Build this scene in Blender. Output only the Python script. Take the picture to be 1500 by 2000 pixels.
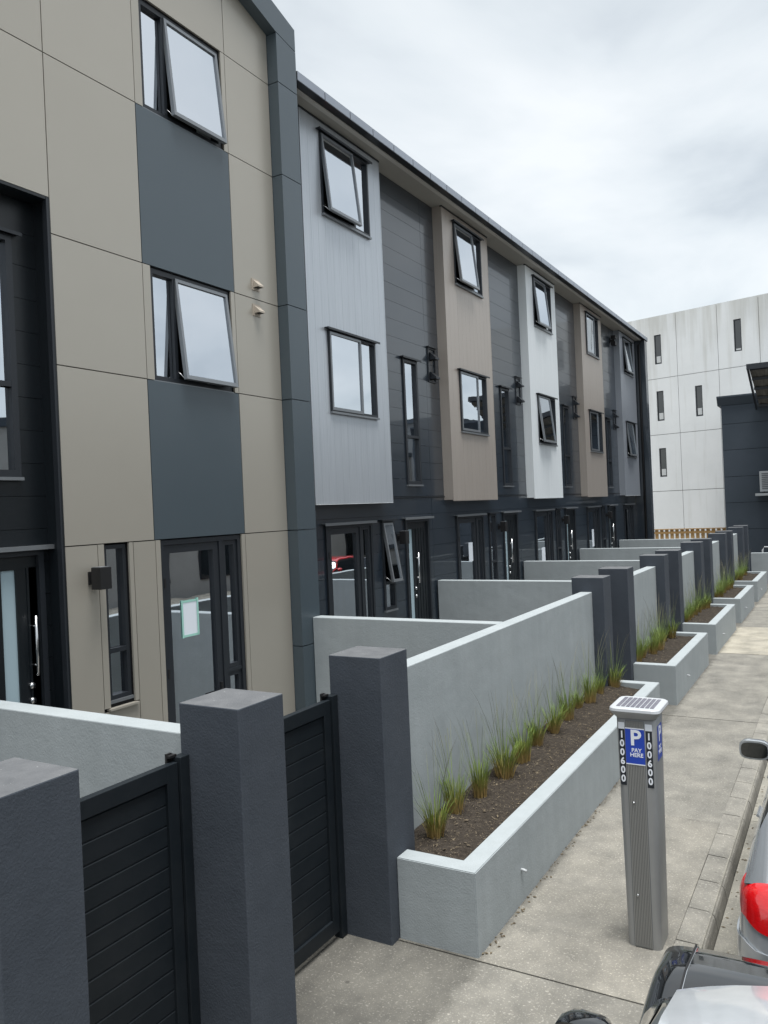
import bpy, bmesh, math, random
from mathutils import Vector, Matrix, noise
R = math.radians
for o in list(bpy.data.objects): bpy.data.objects.remove(o, do_unlink=True)
scene = bpy.context.scene
COL = scene.collection
rnd = random.Random(7)

# ------------------------------------------------------------------ camera
cam_d = bpy.data.cameras.new('camera'); cam = bpy.data.objects.new('camera', cam_d); COL.objects.link(cam)
TH, PI_, RO = R(30.04), R(-0.165), R(2.5)
f = Vector((-math.sin(TH)*math.cos(PI_), math.cos(TH)*math.cos(PI_), math.sin(PI_)))
r0 = Vector((math.cos(TH), math.sin(TH), 0)); u0 = r0.cross(f)
r = r0*math.cos(RO) - u0*math.sin(RO); u = r0*math.sin(RO) + u0*math.cos(RO)
M = Matrix.Identity(4)
for i in range(3):
    M[i][0], M[i][1], M[i][2] = r[i], u[i], -f[i]
M[0][3], M[1][3], M[2][3] = 0, 0, 3.24
cam.matrix_world = M
cam_d.sensor_fit = 'VERTICAL'; cam_d.sensor_height = 36.0; cam_d.lens = 1562/2000*36
cam_d.clip_start = 0.05; cam_d.clip_end = 2000
scene.camera = cam

# ------------------------------------------------------------------ world, sun, exposure
SUN_EL, SUN_AZ = R(79), R(128)          # azimuth measured from +Y towards +X
w = bpy.data.worlds.new('World'); scene.world = w; w.use_nodes = True
nt = w.node_tree; nt.nodes.clear()
def N(t, **k):
    n = nt.nodes.new(t)
    for a, b in k.items(): setattr(n, a, b)
    return n
out = N('ShaderNodeOutputWorld'); bg = N('ShaderNodeBackground'); bg.inputs['Strength'].default_value = 0.1
sky = N('ShaderNodeTexSky', sky_type='NISHITA'); sky.sun_disc = False
sky.sun_elevation = SUN_EL; sky.sun_rotation = SUN_AZ
tc = N('ShaderNodeTexCoord'); sep = N('ShaderNodeSeparateXYZ'); nt.links.new(tc.outputs['Generated'], sep.inputs[0])
zz = N('ShaderNodeMath', operation='MAXIMUM'); zz.inputs[1].default_value = 0.0; nt.links.new(sep.outputs['Z'], zz.inputs[0])
za = N('ShaderNodeMath', operation='ADD'); za.inputs[1].default_value = 0.35; nt.links.new(zz.outputs[0], za.inputs[0])
dx = N('ShaderNodeMath', operation='DIVIDE'); nt.links.new(sep.outputs['X'], dx.inputs[0]); nt.links.new(za.outputs[0], dx.inputs[1])
dy = N('ShaderNodeMath', operation='DIVIDE'); nt.links.new(sep.outputs['Y'], dy.inputs[0]); nt.links.new(za.outputs[0], dy.inputs[1])
cb = N('ShaderNodeCombineXYZ'); nt.links.new(dx.outputs[0], cb.inputs[0]); nt.links.new(dy.outputs[0], cb.inputs[1])
cb.inputs[2].default_value = 3.3
nz = N('ShaderNodeTexNoise'); nz.inputs['Scale'].default_value = 2.1; nz.inputs['Detail'].default_value = 6; nz.inputs['Roughness'].default_value = 0.5
nz.inputs['Distortion'].default_value = 0.35
nt.links.new(cb.outputs[0], nz.inputs['Vector'])
rp = N('ShaderNodeValToRGB')
el = rp.color_ramp.elements
el[0].position = 0.36; el[0].color = (1.62, 1.75, 1.83, 1)
el[1].position = 0.66; el[1].color = (2.50, 2.57, 2.57, 1)
e = el.new(0.50); e.color = (2.10, 2.22, 2.26, 1)
nt.links.new(nz.outputs['Fac'], rp.inputs[0])
mx = N('ShaderNodeMixRGB'); mx.inputs[0].default_value = 0.93
nt.links.new(sky.outputs[0], mx.inputs[1]); nt.links.new(rp.outputs[0], mx.inputs[2])
nt.links.new(mx.outputs[0], bg.inputs[0]); nt.links.new(bg.outputs[0], out.inputs[0])
sd = bpy.data.lights.new('sun', 'SUN'); sd.energy = 1.5; sd.angle = R(35); sd.color = (1, 0.985, 0.96)
sun = bpy.data.objects.new('sun', sd); COL.objects.link(sun)
sv = Vector((math.sin(SUN_AZ)*math.cos(SUN_EL), math.cos(SUN_AZ)*math.cos(SUN_EL), math.sin(SUN_EL)))
sun.rotation_euler = (-sv).to_track_quat('-Z', 'Y').to_euler()
sun.location = (20, 10, 40)
vs = scene.view_settings
vs.view_transform = 'Standard'; vs.look = 'None'; vs.gamma = 1; vs.use_curve_mapping = False
vs.exposure = 1.95

# ------------------------------------------------------------------ materials
def newmat(name):
    m = bpy.data.materials.new(name); m.use_nodes = True
    return m, m.node_tree, m.node_tree.nodes['Principled BSDF']
def mk_mat(name, col, rough=0.6, spec=0.5, metal=0.0, col2=None, nscale=2.0, bump=0.0, bscale=200.0, stretch=None,
           coat=0.0, rvar=0.0, speck=None, speckscale=220.0, speckth=0.62, obj=False, rand=0.0, detail=6.0):
    m, t, b = newmat(name); L = t.links.new
    b.inputs['Roughness'].default_value = rough; b.inputs['Specular IOR Level'].default_value = spec
    b.inputs['Metallic'].default_value = metal; b.inputs['Coat Weight'].default_value = coat
    b.inputs['Coat Roughness'].default_value = 0.03
    b.inputs['Base Color'].default_value = (*col, 1)
    if obj:
        g = t.nodes.new('ShaderNodeTexCoord'); vec = g.outputs['Object']
    else:
        g = t.nodes.new('ShaderNodeNewGeometry'); vec = g.outputs['Position']
    if stretch:
        mp = t.nodes.new('ShaderNodeMapping'); mp.inputs['Scale'].default_value = stretch
        L(vec, mp.inputs['Vector']); svec = mp.outputs[0]
    else: svec = vec
    cur = None
    if col2:
        n = t.nodes.new('ShaderNodeTexNoise'); n.inputs['Scale'].default_value = nscale; n.inputs['Detail'].default_value = detail
        n.inputs['Roughness'].default_value = 0.6
        L(svec, n.inputs['Vector'])
        rr = t.nodes.new('ShaderNodeValToRGB'); rr.color_ramp.elements[0].position = 0.32; rr.color_ramp.elements[1].position = 0.68
        rr.color_ramp.elements[0].color = (*col, 1); rr.color_ramp.elements[1].color = (*col2, 1)
        L(n.outputs['Fac'], rr.inputs[0]); cur = rr.outputs[0]
        if rvar:
            mr = t.nodes.new('ShaderNodeMapRange'); mr.inputs['To Min'].default_value = rough-rvar; mr.inputs['To Max'].default_value = rough+rvar
            L(n.outputs['Fac'], mr.inputs['Value']); L(mr.outputs[0], b.inputs['Roughness'])
    if speck:
        n2 = t.nodes.new('ShaderNodeTexNoise'); n2.inputs['Scale'].default_value = speckscale; n2.inputs['Detail'].default_value = 2
        L(vec, n2.inputs['Vector'])
        r2 = t.nodes.new('ShaderNodeValToRGB'); r2.color_ramp.elements[0].position = speckth; r2.color_ramp.elements[1].position = speckth+0.08
        r2.color_ramp.elements[0].color = (0, 0, 0, 1); r2.color_ramp.elements[1].color = (1, 1, 1, 1)
        L(n2.outputs['Fac'], r2.inputs[0])
        mm = t.nodes.new('ShaderNodeMixRGB'); L(r2.outputs[0], mm.inputs[0])
        if cur: L(cur, mm.inputs[1])
        else: mm.inputs[1].default_value = (*col, 1)
        mm.inputs[2].default_value = (*speck, 1); cur = mm.outputs[0]
    if rand:
        oi = t.nodes.new('ShaderNodeObjectInfo'); mr = t.nodes.new('ShaderNodeMapRange')
        mr.inputs['To Min'].default_value = 1-rand; mr.inputs['To Max'].default_value = 1+rand
        L(oi.outputs['Random'], mr.inputs['Value'])
        hs = t.nodes.new('ShaderNodeHueSaturation'); L(mr.outputs[0], hs.inputs['Value'])
        if cur: L(cur, hs.inputs['Color'])
        else: hs.inputs['Color'].default_value = (*col, 1)
        cur = hs.outputs[0]
    if cur: L(cur, b.inputs['Base Color'])
    if bump:
        n3 = t.nodes.new('ShaderNodeTexNoise'); n3.inputs['Scale'].default_value = bscale; n3.inputs['Detail'].default_value = 3
        L(svec if stretch else vec, n3.inputs['Vector'])
        bp = t.nodes.new('ShaderNodeBump'); bp.inputs['Strength'].default_value = bump; bp.inputs['Distance'].default_value = 0.01
        L(n3.outputs['Fac'], bp.inputs['Height']); L(bp.outputs[0], b.inputs['Normal'])
    return m

MT = {}
MT['plaster'] = mk_mat('grey_plaster', (.30, .332, .345), .85, .3, col2=(.33, .362, .375), nscale=1.6, bump=.22, bscale=75)
def plaster_marks(m):
    t = m.node_tree; L = t.links.new; b = t.nodes['Principled BSDF']
    src = b.inputs['Base Color'].links[0].from_socket
    g = t.nodes.new('ShaderNodeNewGeometry'); mp = t.nodes.new('ShaderNodeMapping'); mp.inputs['Scale'].default_value = (5, 5, .5); L(g.outputs['Position'], mp.inputs[0])
    n = t.nodes.new('ShaderNodeTexNoise'); n.inputs['Scale'].default_value = 1.6; n.inputs['Detail'].default_value = 8; L(mp.outputs[0], n.inputs['Vector'])
    rr = t.nodes.new('ShaderNodeValToRGB'); rr.color_ramp.elements[0].position = .3; rr.color_ramp.elements[1].position = .7
    rr.color_ramp.elements[0].color = (.95, .95, .945, 1); rr.color_ramp.elements[1].color = (1.02, 1.02, 1.02, 1); L(n.outputs['Fac'], rr.inputs[0])
    mm = t.nodes.new('ShaderNodeMixRGB'); mm.blend_type = 'MULTIPLY'; mm.inputs[0].default_value = 1; L(src, mm.inputs[1]); L(rr.outputs[0], mm.inputs[2])
    L(mm.outputs[0], b.inputs['Base Color'])
    bp0 = b.inputs['Normal'].links[0].from_node
    n2 = t.nodes.new('ShaderNodeTexNoise'); n2.inputs['Scale'].default_value = 3.5; n2.inputs['Detail'].default_value = 3; L(g.outputs['Position'], n2.inputs['Vector'])
    bp = t.nodes.new('ShaderNodeBump'); bp.inputs['Strength'].default_value = .25; bp.inputs['Distance'].default_value = .03
    L(n2.outputs['Fac'], bp.inputs['Height']); L(bp0.outputs[0], bp.inputs['Normal']); L(bp.outputs[0], b.inputs['Normal'])
plaster_marks(MT['plaster'])
MT['charcoal'] = mk_mat('charcoal_plaster', (.046, .056, .071), .8, .35, col2=(.055, .065, .081), nscale=2.2, bump=.25, bscale=85); plaster_marks(MT['charcoal'])
MT['dusty_lit'] = mk_mat('dusty_lit_charcoal_top', (.10, .105, .112), .9, .2, col2=(.135, .14, .147), nscale=9, bump=.35, bscale=85, speck=(.4, .4, .4), speckscale=70, speckth=.72)  # dust specks on pillar tops, with stronger overhead light painted into the colour
MT['gate'] = mk_mat('black_powder_coat', (.009, .013, .017), .45, .25, col2=(.014, .018, .022), nscale=5)
MT['champagne'] = mk_mat('champagne_panel', (.375, .352, .305), .33, .6, metal=.25, col2=(.385, .362, .315), nscale=.9, bump=.10, bscale=1.6, rand=.02)
MT['slate'] = mk_mat('slate_panel', (.058, .080, .096), .36, .7, metal=.1, col2=(.064, .086, .102), nscale=.9, bump=.10, bscale=1.6, rand=.02)
MT['joint'] = mk_mat('dark_joint', (.012, .012, .013), .9, .2)
MT['board'] = mk_mat('black_weatherboard', (.012, .020, .030), .32, .9, coat=.5, col2=(.016, .025, .037), nscale=14, stretch=(1, .15, 1.5), rvar=.06, rand=.1, bump=.03, bscale=30)
MT['silver'] = mk_mat('silver_cladding', (.44, .475, .515), .34, .6, metal=.4, col2=(.515, .55, .59), nscale=9, stretch=(6, 6, .12), rand=.012)
MT['taupe'] = mk_mat('taupe_cladding', (.40, .355, .315), .36, .5, metal=.3, col2=(.44, .395, .355), nscale=9, stretch=(6, 6, .12), rand=.012)
MT['white'] = mk_mat('white_cladding', (.72, .76, .78), .4, .5, col2=(.76, .80, .82), nscale=4, stretch=(3, 3, .2), rand=.015)
MT['steel'] = mk_mat('steel_grey_cladding', (.29, .315, .355), .36, .5, metal=.3, col2=(.32, .345, .385), nscale=9, stretch=(6, 6, .12), rand=.012)
MT['alu'] = mk_mat('dark_aluminium', (.020, .024, .030), .4, .5, metal=.1)
MT['aluhi'] = mk_mat('grey_aluminium', (.22, .235, .25), .35, .5, metal=.5)
MT['soffit'] = mk_mat('cream_soffit', (.34, .33, .30), .7, .3, col2=(.36, .35, .32), nscale=1.0)
MT['fascia'] = mk_mat('cream_fascia', (.5, .49, .46), .5, .4)
MT['gutter'] = mk_mat('grey_gutter', (.30, .33, .38), .38, .5, metal=.35, rand=.06)
MT['roof'] = mk_mat('grey_roof', (.09, .1, .11), .5, .4, metal=.2)
MT['room'] = mk_mat('dark_room', (.035, .034, .032), .9, .1, col2=(.05, .048, .045), nscale=1.2)
MT['curtain'] = mk_mat('pale_curtain', (.62, .63, .62), .9, .1, col2=(.5, .52, .53), nscale=20, stretch=(4, 4, .1))
MT['door'] = mk_mat('black_door', (.007, .010, .013), .35, .5, rand=.05)
MT['chrome'] = mk_mat('brushed_steel', (.62, .63, .64), .25, .5, metal=1.0)
MT['black'] = mk_mat('black_plastic', (.012, .012, .013), .5, .4)
MT['frost'] = mk_mat('frosted_glass', (.36, .47, .52), .22, .5)
MT['paper'] = mk_mat('white_paper', (.75, .80, .86), .8, .2)
MT['tape'] = mk_mat('green_tape', (.34, .62, .54), .7, .2)
MT['vent'] = mk_mat('beige_vent', (.42, .37, .31), .5, .4)
MT['soil'] = mk_mat('garden_soil', (.022, .018, .0145), .95, .15, col2=(.05, .042, .034), nscale=26, bump=1.0, bscale=60, speck=(.12, .095, .065), speckscale=90, speckth=.64)
MT['chip'] = mk_mat('bark_chip', (.045, .034, .024), .95, .15, col2=(.21, .175, .12), nscale=35)
MT['road'] = mk_mat('asphalt', (.045, .045, .047), .9, .25, col2=(.065, .064, .063), nscale=3, bump=.5, bscale=120, speck=(.12, .12, .12), speckscale=160)
MT['earth'] = mk_mat('courtyard_concrete', (.20, .195, .185), .9, .25, col2=(.26, .255, .24), nscale=2)
def concrete(name, a, b_, sp, k):
    m = mk_mat(name, a, .9, .25, col2=b_, nscale=2.6, bump=.35, bscale=110, speck=sp, speckscale=58, speckth=.60, detail=9)
    t = m.node_tree; L = t.links.new; b = t.nodes['Principled BSDF']
    src = b.inputs['Base Color'].links[0].from_socket
    g = t.nodes.new('ShaderNodeNewGeometry')
    # dark stains and blotches with a shape of their own
    n = t.nodes.new('ShaderNodeTexNoise'); n.inputs['Scale'].default_value = 1.9; n.inputs['Detail'].default_value = 10; n.inputs['Roughness'].default_value = .68; n.inputs['Distortion'].default_value = .2
    mp = t.nodes.new('ShaderNodeMapping'); mp.inputs['Location'].default_value = (k, k*1.7, 0); mp.inputs['Scale'].default_value = (1.2, 1, 1)
    L(g.outputs['Position'], mp.inputs[0]); L(mp.outputs[0], n.inputs['Vector'])
    rr = t.nodes.new('ShaderNodeValToRGB'); rr.color_ramp.elements[0].position = .38; rr.color_ramp.elements[1].position = .62
    rr.color_ramp.elements[0].color = (.76, .76, .76, 1); rr.color_ramp.elements[1].color = (1.08, 1.07, 1.05, 1)
    L(n.outputs['Fac'], rr.inputs[0])
    mm = t.nodes.new('ShaderNodeMixRGB'); mm.blend_type = 'MULTIPLY'; mm.inputs[0].default_value = 1
    L(src, mm.inputs[1]); L(rr.outputs[0], mm.inputs[2])
    # fine pale grit
    v = t.nodes.new('ShaderNodeTexVoronoi'); v.inputs['Scale'].default_value = 55
    L(g.outputs['Position'], v.inputs['Vector'])
    r3 = t.nodes.new('ShaderNodeValToRGB'); r3.color_ramp.elements[0].position = .12; r3.color_ramp.elements[1].position = .34
    r3.color_ramp.elements[0].color = (1.28, 1.26, 1.2, 1); r3.color_ramp.elements[1].color = (.94, .94, .94, 1)
    L(v.outputs['Distance'], r3.inputs[0])
    m2 = t.nodes.new('ShaderNodeMixRGB'); m2.blend_type = 'MULTIPLY'; m2.inputs[0].default_value = .8
    L(mm.outputs[0], m2.inputs[1]); L(r3.outputs[0], m2.inputs[2])
    # scattered gum spots and a line of grime along the planter foot
    v2 = t.nodes.new('ShaderNodeTexVoronoi'); v2.inputs['Scale'].default_value = 2.7; L(g.outputs['Position'], v2.inputs['Vector'])
    r4 = t.nodes.new('ShaderNodeValToRGB'); r4.color_ramp.elements[0].position = .035; r4.color_ramp.elements[1].position = .05
    r4.color_ramp.elements[0].color = (.62, .62, .62, 1); r4.color_ramp.elements[1].color = (1, 1, 1, 1); L(v2.outputs['Distance'], r4.inputs[0])
    m3 = t.nodes.new('ShaderNodeMixRGB'); m3.blend_type = 'MULTIPLY'; m3.inputs[0].default_value = 1; L(m2.outputs[0], m3.inputs[1]); L(r4.outputs[0], m3.inputs[2])
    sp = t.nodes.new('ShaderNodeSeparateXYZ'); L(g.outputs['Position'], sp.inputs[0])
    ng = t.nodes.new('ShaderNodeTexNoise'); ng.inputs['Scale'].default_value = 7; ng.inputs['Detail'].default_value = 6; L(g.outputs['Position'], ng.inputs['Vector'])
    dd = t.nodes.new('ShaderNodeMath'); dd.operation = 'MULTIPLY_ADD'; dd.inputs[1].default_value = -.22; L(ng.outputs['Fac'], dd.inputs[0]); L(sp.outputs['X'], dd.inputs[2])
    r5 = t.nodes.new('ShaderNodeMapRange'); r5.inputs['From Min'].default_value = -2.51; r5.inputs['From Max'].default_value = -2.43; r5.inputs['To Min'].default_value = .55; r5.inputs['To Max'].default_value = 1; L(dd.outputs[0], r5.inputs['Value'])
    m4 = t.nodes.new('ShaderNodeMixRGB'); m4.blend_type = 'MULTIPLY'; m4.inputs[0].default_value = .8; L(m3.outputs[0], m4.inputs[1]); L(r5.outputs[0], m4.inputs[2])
    L(m4.outputs[0], b.inputs['Base Color'])
    return m
MT['path_a'] = concrete('footpath_concrete', (.185, .178, .158), (.25, .24, .213), (.35, .335, .30), 1.0)
MT['path_b'] = concrete('footpath_concrete_worn', (.168, .163, .147), (.228, .221, .198), (.32, .31, .28), 7.0)
MT['path_c'] = concrete('footpath_concrete_pale', (.29, .272, .225), (.35, .33, .28), (.42, .40, .35), 3.0)
MT['kerb'] = concrete('kerb_concrete', (.19, .184, .166), (.255, .247, .222), (.33, .32, .29), 5.0)
MT['channel'] = concrete('channel_concrete', (.21, .205, .18), (.27, .26, .23), (.33, .32, .28), 9.0)
def weathered(name):
    m = mk_mat(name, (.72, .735, .735), .9, .2, col2=(.78, .795, .795), nscale=.7, bump=.2, bscale=25)
    t = m.node_tree; L = t.links.new; b = t.nodes['Principled BSDF']
    src = b.inputs['Base Color'].links[0].from_socket
    g = t.nodes.new('ShaderNodeNewGeometry'); mp = t.nodes.new('ShaderNodeMapping'); mp.inputs['Scale'].default_value = (2.6, 2.6, .16)
    L(g.outputs['Position'], mp.inputs[0])
    n = t.nodes.new('ShaderNodeTexNoise'); n.inputs['Scale'].default_value = 1.3; n.inputs['Detail'].default_value = 7
    L(mp.outputs[0], n.inputs['Vector'])
    sp = t.nodes.new('ShaderNodeSeparateXYZ'); L(g.outputs['Position'], sp.inputs[0])
    mr = t.nodes.new('ShaderNodeMapRange'); mr.inputs['From Min'].default_value = 9.5; mr.inputs['From Max'].default_value = 13
    mr.inputs['To Min'].default_value = -.14; mr.inputs['To Max'].default_value = .16; L(sp.outputs['Z'], mr.inputs['Value'])
    ad = t.nodes.new('ShaderNodeMath'); ad.operation = 'ADD'; L(n.outputs['Fac'], ad.inputs[0]); L(mr.outputs[0], ad.inputs[1])
    rr = t.nodes.new('ShaderNodeValToRGB'); rr.color_ramp.elements[0].position = .44; rr.color_ramp.elements[1].position = .74
    rr.color_ramp.elements[0].color = (1, 1, 1, 1); rr.color_ramp.elements[1].color = (.80, .79, .76, 1)
    L(ad.outputs[0], rr.inputs[0])
    mm = t.nodes.new('ShaderNodeMixRGB'); mm.blend_type = 'MULTIPLY'; mm.inputs[0].default_value = 1
    L(src, mm.inputs[1]); L(rr.outputs[0], mm.inputs[2]); L(mm.outputs[0], b.inputs['Base Color'])
    return m
MT['whitecon'] = weathered('weathered_concrete')
MT['navy'] = mk_mat('navy_wall', (.042, .056, .072), .7, .35, col2=(.05, .064, .082), nscale=1.2, bump=.1, bscale=30)
MT['timber'] = mk_mat('golden_timber', (.36, .22, .09), .8, .2, col2=(.46, .30, .14), nscale=8, stretch=(3, 3, .4), rand=.12)
MT['corr'] = mk_mat('weathered_sheet', (.10, .098, .09), .7, .3, col2=(.17, .165, .15), nscale=4, stretch=(4, .4, 1))
MT['acwhite'] = mk_mat('pale_grey_metal', (.42, .44, .45), .5, .4)
MT['opp'] = mk_mat('opposite_block', (.30, .30, .29), .9, .2, col2=(.36, .36, .35), nscale=.6)
MT['meter'] = mk_mat('meter_grey', (.29, .295, .295), .42, .5, metal=.35, col2=(.31, .315, .315), nscale=6, obj=True)
MT['meterrib'] = mk_mat('meter_rib', (.26, .26, .25), .5, .5, metal=.3)
MT['metercap'] = mk_mat('meter_cap_pale', (.43, .45, .47), .35, .5)
MT['solar'] = mk_mat('solar_cell', (.16, .16, .19), .18, .5)
MT['signblue'] = mk_mat('sign_blue', (.012, .055, .42), .35, .5)
MT['ink'] = mk_mat('sign_white', (.80, .83, .88), .5, .4)
MT['strip'] = mk_mat('number_strip_black', (.010, .014, .022), .4, .5)
MT['silverpaint'] = mk_mat('silver_car_paint', (.44, .47, .50), .26, .5, metal=.55, coat=1.0)
MT['blackpaint'] = mk_mat('black_car_paint', (.006, .007, .008), .08, .5, coat=1.0)
MT['redpaint'] = mk_mat('red_car_paint', (.42, .012, .014), .2, .5, coat=1.0)
MT['tyre'] = mk_mat('tyre_rubber', (.018, .018, .018), .85, .2)
MT['lampred'] = mk_mat('red_lens', (.55, .006, .008), .12, .6, coat=1.0, col2=(.42, .004, .006), nscale=30, stretch=(1, 1, 6), obj=True)
MT['lampamber'] = mk_mat('amber_lens', (.55, .18, .03), .12, .6, coat=1.0)
MT['lampclear'] = mk_mat('clear_lens', (.55, .56, .57), .1, .6, coat=1.0)
MT['carglass'] = mk_mat('car_glass', (.010, .013, .014), .03, .7, coat=1.0)
MT['shade'] = mk_mat('silver_sunshade', (.50, .53, .56), .35, .5, metal=.1, coat=1.0, col2=(.44, .47, .50), nscale=5, obj=True)
MT['greybumper'] = mk_mat('grey_bumper', (.14, .15, .16), .5, .5)
def glass_mat():
    m, t, b = newmat('window_glass'); L = t.links.new
    t.nodes.remove(b); o = t.nodes['Material Output']
    gl = t.nodes.new('ShaderNodeBsdfGlossy'); gl.inputs['Roughness'].default_value = .012; gl.inputs['Color'].default_value = (.86, .91, .97, 1)
    tr = t.nodes.new('ShaderNodeBsdfTransparent'); tr.inputs['Color'].default_value = (.62, .70, .70, 1)
    fr = t.nodes.new('ShaderNodeFresnel'); fr.inputs['IOR'].default_value = 1.9
    mr = t.nodes.new('ShaderNodeMapRange'); mr.inputs['From Min'].default_value = .09; mr.inputs['To Min'].default_value = .70; mr.inputs['To Max'].default_value = 1.0
    L(fr.outputs[0], mr.inputs['Value'])
    mx = t.nodes.new('ShaderNodeMixShader'); L(mr.outputs[0], mx.inputs[0]); L(tr.outputs[0], mx.inputs[1]); L(gl.outputs[0], mx.inputs[2])
    L(mx.outputs[0], o.inputs['Surface'])
    # very slight waviness of float glass
    n = t.nodes.new('ShaderNodeTexNoise'); n.inputs['Scale'].default_value = 1.3; g = t.nodes.new('ShaderNodeNewGeometry')
    L(g.outputs['Position'], n.inputs['Vector']); bp = t.nodes.new('ShaderNodeBump'); bp.inputs['Strength'].default_value = .06; bp.inputs['Distance'].default_value = .03
    L(n.outputs['Fac'], bp.inputs['Height']); L(bp.outputs[0], gl.inputs['Normal'])
    return m
MT['glass'] = glass_mat()
def grass_mat(name, base, mid, tip, h):
    m, t, b = newmat(name); L = t.links.new
    tc = t.nodes.new('ShaderNodeTexCoord'); sp = t.nodes.new('ShaderNodeSeparateXYZ'); L(tc.outputs['Object'], sp.inputs[0])
    mr = t.nodes.new('ShaderNodeMapRange'); mr.inputs['From Max'].default_value = h; L(sp.outputs['Z'], mr.inputs['Value'])
    n = t.nodes.new('ShaderNodeTexNoise'); n.inputs['Scale'].default_value = 45; L(tc.outputs['Object'], n.inputs['Vector'])
    sc = t.nodes.new('ShaderNodeMath'); sc.operation = 'MULTIPLY_ADD'; sc.inputs[1].default_value = .5; sc.inputs[2].default_value = -.25; L(n.outputs['Fac'], sc.inputs[0])
    ad = t.nodes.new('ShaderNodeMath'); ad.operation = 'ADD'; L(mr.outputs[0], ad.inputs[0]); L(sc.outputs[0], ad.inputs[1])
    rr = t.nodes.new('ShaderNodeValToRGB'); e = rr.color_ramp.elements
    e[0].position = .12; e[0].color = (*base, 1); e[1].position = .9; e[1].color = (*tip, 1); k = e.new(.4); k.color = (*mid, 1)
    L(ad.outputs[0], rr.inputs[0]); L(rr.outputs[0], b.inputs['Base Color'])
    b.inputs['Roughness'].default_value = .6; b.inputs['Specular IOR Level'].default_value = .3
    b.inputs['Subsurface Weight'].default_value = 0
    return m
MT['blade'] = grass_mat('grass_blade', (.32, .225, .085), (.17, .205, .04), (.13, .235, .06), .36)
MT['stalk'] = grass_mat('grass_stalk', (.18, .19, .06), (.16, .22, .08), (.22, .19, .13), .8)

# ------------------------------------------------------------------ helpers
def rootloc(p):
    while p.parent: p = p.parent
    return p.location
def tag(o, label=None, cat=None, group=None, kind=None):
    if label: o['label'] = label
    if cat: o['category'] = cat
    if group: o['group'] = group
    if kind: o['kind'] = kind
    return o
def thing(name, label, cat, loc=(0, 0, 0), group=None, rotz=0):
    o = bpy.data.objects.new(name, None); COL.objects.link(o); o.location = loc; o.rotation_euler = (0, 0, rotz)
    o.empty_display_size = .2
    return tag(o, label, cat, group)
BOXF = [(0, 1, 3, 2), (4, 6, 7, 5), (0, 4, 5, 1), (2, 3, 7, 6), (0, 2, 6, 4), (1, 5, 7, 3)]
def boxverts(b):
    x0, x1, y0, y1, z0, z1 = b
    return [(x, y, z) for x in (x0, x1) for y in (y0, y1) for z in (z0, z1)]
def mesh_obj(name, verts, faces, mat, parent=None, smooth=False, world=True):
    if parent is not None and world:
        l = rootloc(parent); verts = [(v[0]-l[0], v[1]-l[1], v[2]-l[2]) for v in verts]
    me = bpy.data.meshes.new(name); me.from_pydata([tuple(v) for v in verts], [], faces); me.update()
    if mat is not None: me.materials.append(MT[mat] if isinstance(mat, str) else mat)
    if smooth:
        for p in me.polygons: p.use_smooth = True
    o = bpy.data.objects.new(name, me); COL.objects.link(o)
    if parent is not None: o.parent = parent
    return o
def boxes(name, bl, mat, parent=None, bevel=0.0, xf=None, world=True):
    v, fcs = [], []
    for b in bl:
        k = len(v); vv = boxverts(b)
        if xf is not None: vv = [tuple(xf @ Vector(p)) for p in vv]
        v += vv; fcs += [tuple(k+i for i in q) for q in BOXF]
    o = mesh_obj(name, v, fcs, mat, parent, world=world)
    if bevel:
        bm = bmesh.new(); bm.from_mesh(o.data)
        bmesh.ops.bevel(bm, geom=bm.edges[:], offset=bevel, segments=2, affect='EDGES', profile=.5)
        bm.to_mesh(o.data); bm.free()
    return o
_unit = {}
def piece(name, b, mat, parent):
    """one plain slat, board, panel or stone: shares one unit-box mesh per material"""
    if mat not in _unit:
        me = bpy.data.meshes.new('piece_'+mat)
        me.from_pydata(boxverts((-.5, .5, -.5, .5, -.5, .5)), [], BOXF); me.materials.append(MT[mat]); _unit[mat] = me
    o = bpy.data.objects.new(name, _unit[mat]); COL.objects.link(o)
    l = rootloc(parent); o.parent = parent
    o.location = ((b[0]+b[1])/2-l[0], (b[2]+b[3])/2-l[1], (b[4]+b[5])/2-l[2])
    o.scale = (b[1]-b[0], b[3]-b[2], b[5]-b[4])
    return o
def cut_rect(rect, holes):
    """rect (a0,a1,b0,b1) minus holes -> list of rects"""
    a0, a1, b0, b1 = rect
    hs = [h for h in holes if h[0] < a1-1e-4 and h[1] > a0+1e-4 and h[2] < b1-1e-4 and h[3] > b0+1e-4]
    if not hs: return [rect]
    bs = sorted({b0, b1, *[min(max(x, b0), b1) for h in hs for x in h[2:]]}); res = []
    for i in range(len(bs)-1):
        m = (bs[i]+bs[i+1])/2; cur = a0
        for h in sorted(x for x in hs if x[2] < m < x[3]):
            if h[0] > cur+1e-4: res.append((cur, h[0], bs[i], bs[i+1]))
            cur = max(cur, h[1])
        if cur < a1-1e-4: res.append((cur, a1, bs[i], bs[i+1]))
    return res
def boards_h(parent, xf_, y0, y1, z0, z1, pitch, holes, mat, th=.018, name='board'):
    n = max(1, round((z1-z0)/pitch)); h = (z1-z0)/n
    for i in range(n):
        rs = cut_rect((y0, y1, z0+i*h+.002, z0+(i+1)*h-.002), holes)
        d = rnd.uniform(-.0012, .0012)
        for q in rs: piece(name, (xf_-th, xf_+d, *q), mat, parent)
def boards_v(parent, xf_, y0, y1, z0, z1, n, holes, mat, th=.018, name='board'):
    h = (y1-y0)/n
    for i in range(n):
        rs = cut_rect((y0+i*h+.0008, y0+(i+1)*h-.0008, z0, z1), holes)
        d = rnd.uniform(-.0003, .0003)
        for q in rs: piece(name, (xf_-th, xf_+d, *q), mat, parent)
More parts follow.
